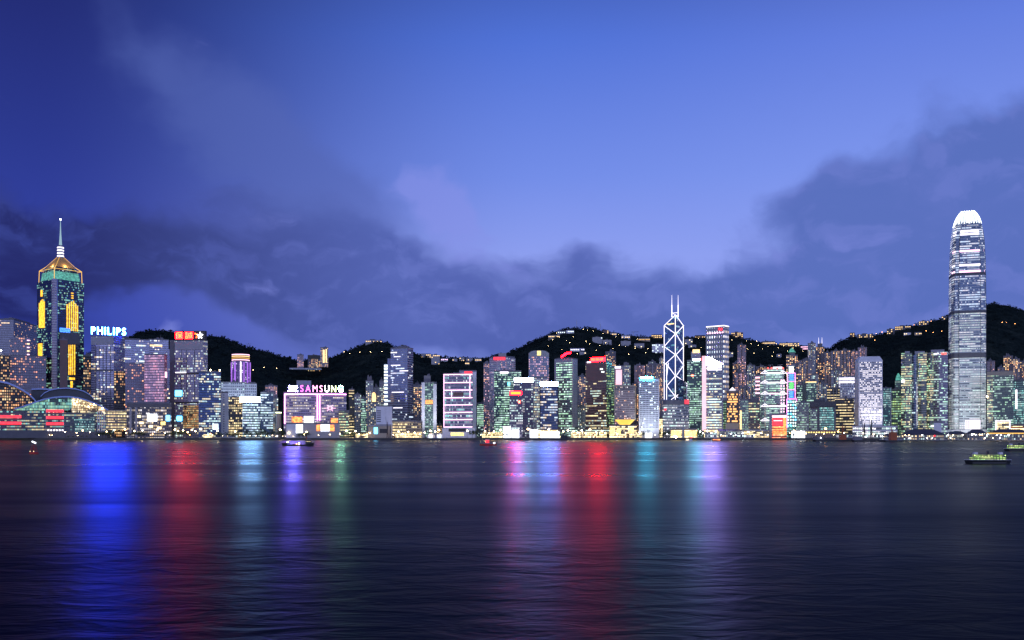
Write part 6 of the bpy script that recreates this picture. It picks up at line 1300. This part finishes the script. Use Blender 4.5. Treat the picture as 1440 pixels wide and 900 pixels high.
# ---------------------------------------------------------------- ferry piers, barges and cranes on the right
def pier(label, x0, x1, ye, yr, Y, D, lamps=5, mat='pier_front'):
    t = Bld('ferry_pier', label, x0, x1, ye, Y, 'ferry pier', depth=D, gz=2.2); t.body(FM[mat], 'hall'); w = t.W; zr = t.fz((x0 + x1) / 2, yr)
    b = MB(); c = (t.xa + t.xb) / 2; b.loft([[(t.xa - 2, -2.5, t.zt + .05), (t.xb + 2, -2.5, t.zt + .05), (t.xb + 2, D + 2, t.zt + .05), (t.xa - 2, D + 2, t.zt + .05)], [(c - w * .22, D * .3, zr), (c + w * .22, D * .3, zr), (c + w * .22, D * .7, zr), (c - w * .22, D * .7, zr)]], True, True); b.build('roof', M['tile'], t.o)
    b = MB(); b.box(t.xa - 3, t.xb + 3, -4, D + 3, 1.1, 2.15)
    b.build('deck', M['conc'], t.o)
    for k in range(int(w / 6) + 1): x = t.xa + w * k / (int(w / 6) or 1); b = MB(); b.tube((x, -3.4, -1.5), (x, -3.4, 1.05), .5, 6); b.build('pile', M['dark'], t.o)
    for k in range(int(w / 5) + 1): x = t.xa + w * k / (int(w / 5) or 1); b = MB(); b.box(x - .25, x + .25, -1.9, -1.4, 2.2, t.zt); b.build('column', M['conc'], t.o)
    z = (t.zt + 2.2) / 2; b = MB(); b.box(t.xa - 1, t.xb + 1, -2, -.05, z - .15, z + .25); b.build('balcony', M['conc'], t.o)
    R = random.Random(int(x0))
    for k in range(lamps): x = t.xa + w * R.random(); b = MB(); b.ball((x, -2.2, R.choice((z + 2.4, t.zt - .8, 4.2))), .38, 6, 4); b.build('lamp', M['lamp_white'] if k % 3 else M['lamp_warm'], t.o)
    return t
pier('grey hipped-roof ferry pier with a red lamp, left of the tallest tower foot', 1268, 1328, 611, 603.2, 1290, 30, 7)
t = Bld('pier_sign_lamp', 'red round lamp hanging on the hipped-roof pier front', 1312.5, 1316, 612, 1284, 'lamp', depth=1); b = MB(); b.ball(((t.xa + t.xb) / 2, 0, t.zt - 1), 1.4, 8, 5); b.build('globe', M['panel_red'], t.o); b = MB(); b.tube(((t.xa + t.xb) / 2, .2, GZ - 1), ((t.xa + t.xb) / 2, .2, t.zt), .2); b.build('pole', M['dark'], t.o)
pier('long low dark ferry pier with a row of small lamps below the tallest tower', 1330, 1360, 610.5, 606.5, 1310, 26, 5)
pier('ferry pier with a pointed gable and white lamps below the green-windowed slab', 1360.5, 1386, 609.5, 603.6, 1290, 30, 7)
t = pier('ferry pier with an orange-lit eave running to the right edge', 1386.5, 1452, 610, 603.4, 1285, 34, 10); t.rect('lit_eave', M['neon_gold_line'], 1386.5, 608.6, 1452, 610, 2.9, 2.6)
pier('low dim pier shed left of the hipped-roof pier, with few lights', 1240, 1266, 613, 609.5, 1300, 20, 3)
def hull(b, L, B, H, bow=.22, sheer=.8, z0=-.5):
    ring = lambda k, z: [(-L / 2 * (1 - .06 * (1 - k)), -B / 2 * .8 * k, z), (L / 2 * (1 - bow * 1.2) * (.9 + .1 * k), -B / 2 * k, z), (L / 2 * (.86 + .14 * k), 0, z + (sheer if k > .95 else 0)), (L / 2 * (1 - bow * 1.2) * (.9 + .1 * k), B / 2 * k, z), (-L / 2 * (1 - .06 * (1 - k)), B / 2 * .8 * k, z)]
    b.loft([ring(.7, z0), ring(.9, H * .4), ring(1.0, H)], True, True)
def vessel(name, label, cat, px, py, Yoff=0, flip=False, rz=0):
    Y = CAMZ * F / (py - HZ) + Yoff; t = thing(name, label, cat, ((px - CX) / F * Y, Y, 0), rz + (pi if flip else 0)); return t, Y
def bx(parent, name, mat, *c): b = MB(); b.box(*c); return b.build(name, FM[mat] if mat in FM else M[mat], parent)
def bl(parent, name, mat, c, r): b = MB(); b.ball(c, r, 7, 5); return b.build(name, M[mat], parent)
def tb(parent, name, mat, p, q, r, r2=None): b = MB(); b.tube(p, q, r, 6, r2); return b.build(name, M[mat], parent)
# dark cargo lighter
t, Y = vessel('cargo_lighter', 'dark cargo lighter with raised stern house and deck lights, before the pink neon building', 'boat', 419, 627)
b = MB(); n = 12; prof = [(-14.5, 2.9), (-12.5, 2.5), (-9, 1.5), (-4, 1.1), (4, 1.1), (8, 1.4), (11, 2.2), (14.5, 3.0)]
A = [(x * .93, -3.0 * (1 - (abs(x) / 15.2) ** 4), -.6) for x, z in prof] + [(x * .93, 3.0 * (1 - (abs(x) / 15.2) ** 4), -.6) for x, z in prof[::-1]]; Bq = [(x, -3.5 * (1 - (abs(x) / 15.2) ** 4), z) for x, z in prof] + [(x, 3.5 * (1 - (abs(x) / 15.2) ** 4), z) for x, z in prof[::-1]]
b.loft([A, Bq], False, True); 
for k in range(7): b.face([Bq[k], Bq[k + 1], Bq[14 - k], Bq[15 - k]])
b.build('hull', M['hull'], t)
bx(t, 'stern_house', 'hull', 7.2, 12, -2.3, 2.3, 1.6, 5.2); bx(t, 'wheelhouse', 'concdark', 8, 11, -1.8, 1.8, 5.2, 6.6); tb(t, 'funnel', 'orangepaint', (7.6, 0, 5.2), (7.6, 0, 8.2), .5); bx(t, 'fore_cabin', 'hull', -12, -7.4, -1.8, 1.8, 2.0, 2.9)
bl(t, 'deck_lamp', 'lamp_white', (-8.6, -1.9, 3.3), .42); bl(t, 'deck_lamp', 'lamp_warm', (1.4, -2.4, 2.0), .48); bl(t, 'deck_lamp', 'lamp_orange', (-.6, -2.6, 1.6), .25); bx(t, 'cargo', 'brown', -4, 3, -2.2, 2.2, 1.1, 1.7); tb(t, 'mast', 'dark', (-9.5, 0, 2.9), (-9.5, 0, 6.4), .1)
for k in range(4): bx(t, 'window', 'room_warm', 7.7 + k * 1.1, 8.1 + k * 1.1, -2.36, -2.31, 3.7, 4.1)
# red funnel launch
t, Y = vessel('harbour_launch', 'small launch with a lit red cabin and white bow cabin, out on the water', 'boat', 686.5, 626.6)
b = MB(); hull(b, 15.5, 4, 1.5, sheer=.7); b.build('hull', M['redpaint'], t); bx(t, 'deck_house', 'roofgrey', -4.5, 4.4, -1.5, 1.5, 1.5, 2.4); bx(t, 'cabin', 'panel_red', -2.4, .8, -1.2, 1.2, 2.4, 5.0); bx(t, 'cabin_roof', 'white', -2.7, 1.1, -1.4, 1.4, 5.02, 5.5); bx(t, 'bow_cabin', 'white_lit' if 'white_lit' in M else 'panel_white', 4.6, 6.4, -1.0, 1.0, 1.6, 3.0); tb(t, 'mast', 'dark', (-.6, 0, 5.5), (-.6, 0, 7.2), .08)
# two small boats by the quay
t, Y = vessel('sampan', 'small white twin-cabin boat with a red flag, before the low yellow-lit hall', 'boat', 969, 620.2); b = MB(); hull(b, 9.6, 3.2, 1.1); b.build('hull', M['white'], t); bx(t, 'cabin', 'room_warm', -4, -.8, -1.2, 1.2, 1.1, 2.8); bx(t, 'cabin', 'white', .6, 3.6, -1.2, 1.2, 1.1, 2.8); bx(t, 'flag', 'panel_red', 1.4, 4.6, -.05, .05, 4.2, 5.6); tb(t, 'mast', 'dark', (1.4, 0, 2.8), (1.4, 0, 5.7), .08)
t, Y = vessel('passenger_boat', 'little passenger boat with an orange-lit deck, below the pink-edged tower', 'boat', 1008, 620.3); b = MB(); hull(b, 12.6, 4, 1.3); b.build('hull', M['brown'], t); bx(t, 'saloon', 'panel_orange', -5.2, 4.4, -1.5, 1.5, 1.3, 2.7); bx(t, 'roof', 'bluewing', -5.6, 4.8, -1.8, 1.8, 2.72, 3.0); bx(t, 'upper_cabin', 'roofgrey', -2.5, 2.6, -1.2, 1.2, 3.0, 4.4)
for k in range(5): tb(t, 'stanchion', 'white', (-5 + k * 2.3, -1.6, 1.3), (-5 + k * 2.3, -1.6, 2.75), .09)
# harbour ferries at the right
def ferry(label, px, py, L, flip):
    t, Y = vessel('harbour_ferry', label, 'ferry', px, py, 0, flip, radians(-4)); B = L * .24; k = L / 18
    b = MB(); ring = lambda s, z: [(x * s, y * (.85 if s < 1 else 1), z) for x, y in ((-9 * k, 0), (-6.8 * k, -B / 2), (6.8 * k, -B / 2), (9 * k, 0), (6.8 * k, B / 2), (-6.8 * k, B / 2))]
    b.loft([ring(.9, -.6), ring(.97, .7 * k), ring(1, 1.45 * k)], True, True); b.build('hull', M['hull'], t); b = MB(); b.loft([ring(1.01, 1.47 * k), ring(1.01, 1.62 * k)], True, True); b.build('rubbing_strake', M['white'], t)
    bx(t, 'lower_saloon', 'ferry_rooms', -6.2 * k, 6.2 * k, -B * .42, B * .42, 1.64 * k, 2.5 * k); bx(t, 'upper_deck', 'hull', -6.9 * k, 6.9 * k, -B * .5, B * .5, 2.52 * k, 2.66 * k); bx(t, 'upper_saloon', 'ferry_rooms', -5.2 * k, 5.2 * k, -B * .36, B * .36, 2.68 * k, 3.5 * k); bx(t, 'roof', 'roofdark', -6.4 * k, 6.4 * k, -B * .46, B * .46, 3.52 * k, 3.68 * k)
    for q in range(11):
        for s_ in (-1, 1): x = (-6 + 1.2 * q) * k; tb(t, 'stanchion', 'concdark', (x, s_ * B * .45, 1.6 * k), (x, s_ * B * .45, 3.55 * k), .07 * k)
    tb(t, 'funnel', 'dark', (0, 0, 3.6 * k), (0, 0, 4.9 * k), .45 * k); 
    for s_ in (-1, 1): bx(t, 'wheelhouse', 'white', s_ * 4.8 * k - .7 * k, s_ * 4.8 * k + .7 * k, -.8 * k, .8 * k, 3.7 * k, 4.5 * k); bl(t, 'deck_lamp', 'lamp_green', (s_ * 5.8 * k, -B * .47, 3.3 * k), .16 * k)
    return t
ferry('green-lit double-ended ferry in open water near the right edge', 1389, 652, 17.5, False)
ferry('green-lit ferry farther off, cut by the right edge', 1433, 634.5, 19, True)
# barges with cranes
def barge(label, x0, x1, py, Yo=0): 
    t, Y = vessel('work_barge', label, 'barge', (x0 + x1) / 2, py, Yo); L = (x1 - x0) / F * Y; b = MB(); b.loft([[(-L / 2 + 2, -5, -.5), (L / 2 - 2, -5, -.5), (L / 2 - 2, 5, -.5), (-L / 2 + 2, 5, -.5)], [(-L / 2, -5, 2.2), (L / 2, -5, 2.2), (L / 2, 5, 2.2), (-L / 2, 5, 2.2)]], True, True); b.build('hull', M['hull'], t); return t, Y, L
def derrick(t, x, h, jx, jz, mat='dark', z0=2.2):
    b = MB()
    for s_ in (-1, 1): b.tube((x - 1.2, s_ * 1.2, z0), (x, s_ * .3, z0 + h), .28, 4); b.tube((x + 1.2, s_ * 1.2, z0), (x, s_ * .3, z0 + h), .28, 4)
    for k in range(5): z = z0 + h * (k + .5) / 5.5; w = 1.2 * (1 - (k + .5) / 5.5); b.tube((x - w, -w, z), (x + w, -w, z + h / 8), .14, 4)
    b.build('derrick', M[mat], t); tb(t, 'jib', mat, (x, 0, z0 + h * .25), (x + jx, 0, z0 + jz), .35, .15)
t, Y, L = barge('long dark barge with an orange crane base, moored below the teal-lit curtain walls', 1144, 1196, 621, 20); bx(t, 'deck_house', 'orangepaint', 10, 18, -3, 3, 2.2, 9); bx(t, 'deck_house', 'concdark', -24, -12, -3, 3, 2.2, 6); derrick(t, 14, 20, 5, 26, 'orangepaint'); bl(t, 'deck_lamp', 'lamp_white', (-16, -3.5, 5), .4)
t, Y, L = barge('dark crane barge with a tall lattice boom, moored below the tower with round windows', 1198, 1242, 621.3, 15); derrick(t, 5, 26, -6, 44, 'dark'); derrick(t, -4, 22, -8, 50, 'dark'); bx(t, 'deck_house', 'roofgrey', -18, -8, -3, 3, 2.2, 7); bl(t, 'deck_lamp', 'lamp_white', (-4, -4, 6), .45)
t, Y, L = barge('dark flat barge moored left of the round red lamp pier', 1243, 1268, 621.5, 10); bx(t, 'deck_house', 'orangepaint', -4, 4, -3, 3, 2.2, 12); derrick(t, -1, 16, 7, 20, 'orangepaint')
t, Y, L = barge('dark low barge moored under the two towers with blazing white podiums', 748, 799, 619.6, 30); bx(t, 'deck_house', 'hull', 16, 26, -3, 3, 2.2, 8); tb(t, 'mast', 'dark', (20, 0, 8), (20, 0, 15), .25)
t, Y, L = barge('dark flat barge moored left of the white tents', 600, 630, 619.4, 40); bx(t, 'cargo', 'concdark', -12, 8, -4, 4, 2.2, 3.6)
t, Y, L = barge('crane barge with a leaning dark boom beside the windowless white hall', 536, 556, 619.4, 40); derrick(t, -1, 26, -3, 34, 'dark'); derrick(t, 3, 20, 5, 26, 'dark')
t = thing('promenade_post', 'dark slim post standing on the promenade before the red light bands of the hall', 'post', ((48.3 - CX) / F * 1460, 1460, GZ)); b = MB(); b.box(-1.2, 1.2, -1.2, 1.2, 0, 17); b.build('post', M['dark'], t); bx(t, 'cap', 'concdark', -1.6, 1.6, -1.6, 1.6, 17, 17.8)
# navigation buoy
t, Y = vessel('navigation_buoy', 'lattice navigation buoy with a white top light, floating at the left', 'buoy', 47.5, 638.6)
b = MB(); b.lathe([(.6, -.8), (2.4, -.5), (2.5, .7), (2.1, 1.2)], 16); b.build('float', M['redpaint'], t); b = MB()
for k in range(4): a = k * pi / 2 + .6; c, s_ = cos(a), sin(a); a2 = a + pi / 2; b.tube((1.8 * c, 1.8 * s_, 1.2), (.7 * c, .7 * s_, 5.4), .13, 5); b.tube((1.8 * c, 1.8 * s_, 1.3), (1.1 * cos(a2), 1.1 * sin(a2), 3.6), .08, 4); b.tube((1.25 * c, 1.25 * s_, 3.4), (1.25 * cos(a2), 1.25 * sin(a2), 3.4), .08, 4)
b.build('lattice', M['redpaint'], t); bx(t, 'platform', 'roofgrey', -.95, .95, -.95, .95, 5.4, 5.55); b = MB(); b.tube((-1.0, 0, 7.0), (1.1, 0, 6.1), .42, 8); b.build('top_light', M['panel_white'], t); tb(t, 'lamp_post', 'dark', (0, 0, 5.5), (0, 0, 6.4), .12)
for s_ in (-1, 1): bl(t, 'side_lamp', 'room_warm', (s_ * 1.0, -2.0, 1.6), .22)

# ---------------------------------------------------------------- floodlights that wash the landmark bases (lamps stand on the ground before them)
def flood(label, px, Y, target, power, col, size=55, z=4.0):
    l = bpy.data.lights.new('floodlight', 'SPOT'); l.energy = power; l.color = col; l.spot_size = radians(size); l.spot_blend = .8; l.shadow_soft_size = 1.0
    o = bpy.data.objects.new('floodlight', l); COL.objects.link(o); p = Vector(((px - CX) / F * Y, Y, z)); o.location = p
    o.rotation_euler = (Vector(target) - p).to_track_quat('-Z', 'Y').to_euler(); tag(o, label, 'floodlight')
for lab, px, Y, tx, tY, tz, pw, col, sz in (
    ('floodlight washing the left face of the tallest tower', 1326, 1625, 1340, 1700, 60, 7.0e5, (.95, .96, 1), 75), ('floodlight washing the front of the tallest tower', 1362, 1610, 1362, 1700, 80, 4.5e5, (.92, .96, 1), 80),
    ('floodlight washing the foot of the tower with round windows', 1226, 1474, 1226, 1500, 75, .45e5, (.95, .9, 1), 120), ('floodlight washing the right of the tower with round windows', 1236, 1476, 1234, 1500, 60, .3e5, (.95, .9, 1), 110),
    ('floodlight washing the white hotel slab', 912, 1470, 912, 1510, 85, 1.2e5, (.72, .84, 1), 130), ('floodlight washing the broad office with white rows', 950, 1470, 950, 1530, 25, .8e5, (1, .95, .9), 80),
    ('floodlight washing the twin white slabs', 603, 1490, 603, 1560, 80, 2.2e5, (.85, .88, 1), 80), ('floodlight washing the white block wall', 332, 1576, 332, 1620, 80, 4e5, (.7, .85, 1), 100)):
    flood(lab, px, Y, ((tx - CX) / F * tY, tY, tz), pw, col, sz, 25 if 'round windows' in lab else 4)
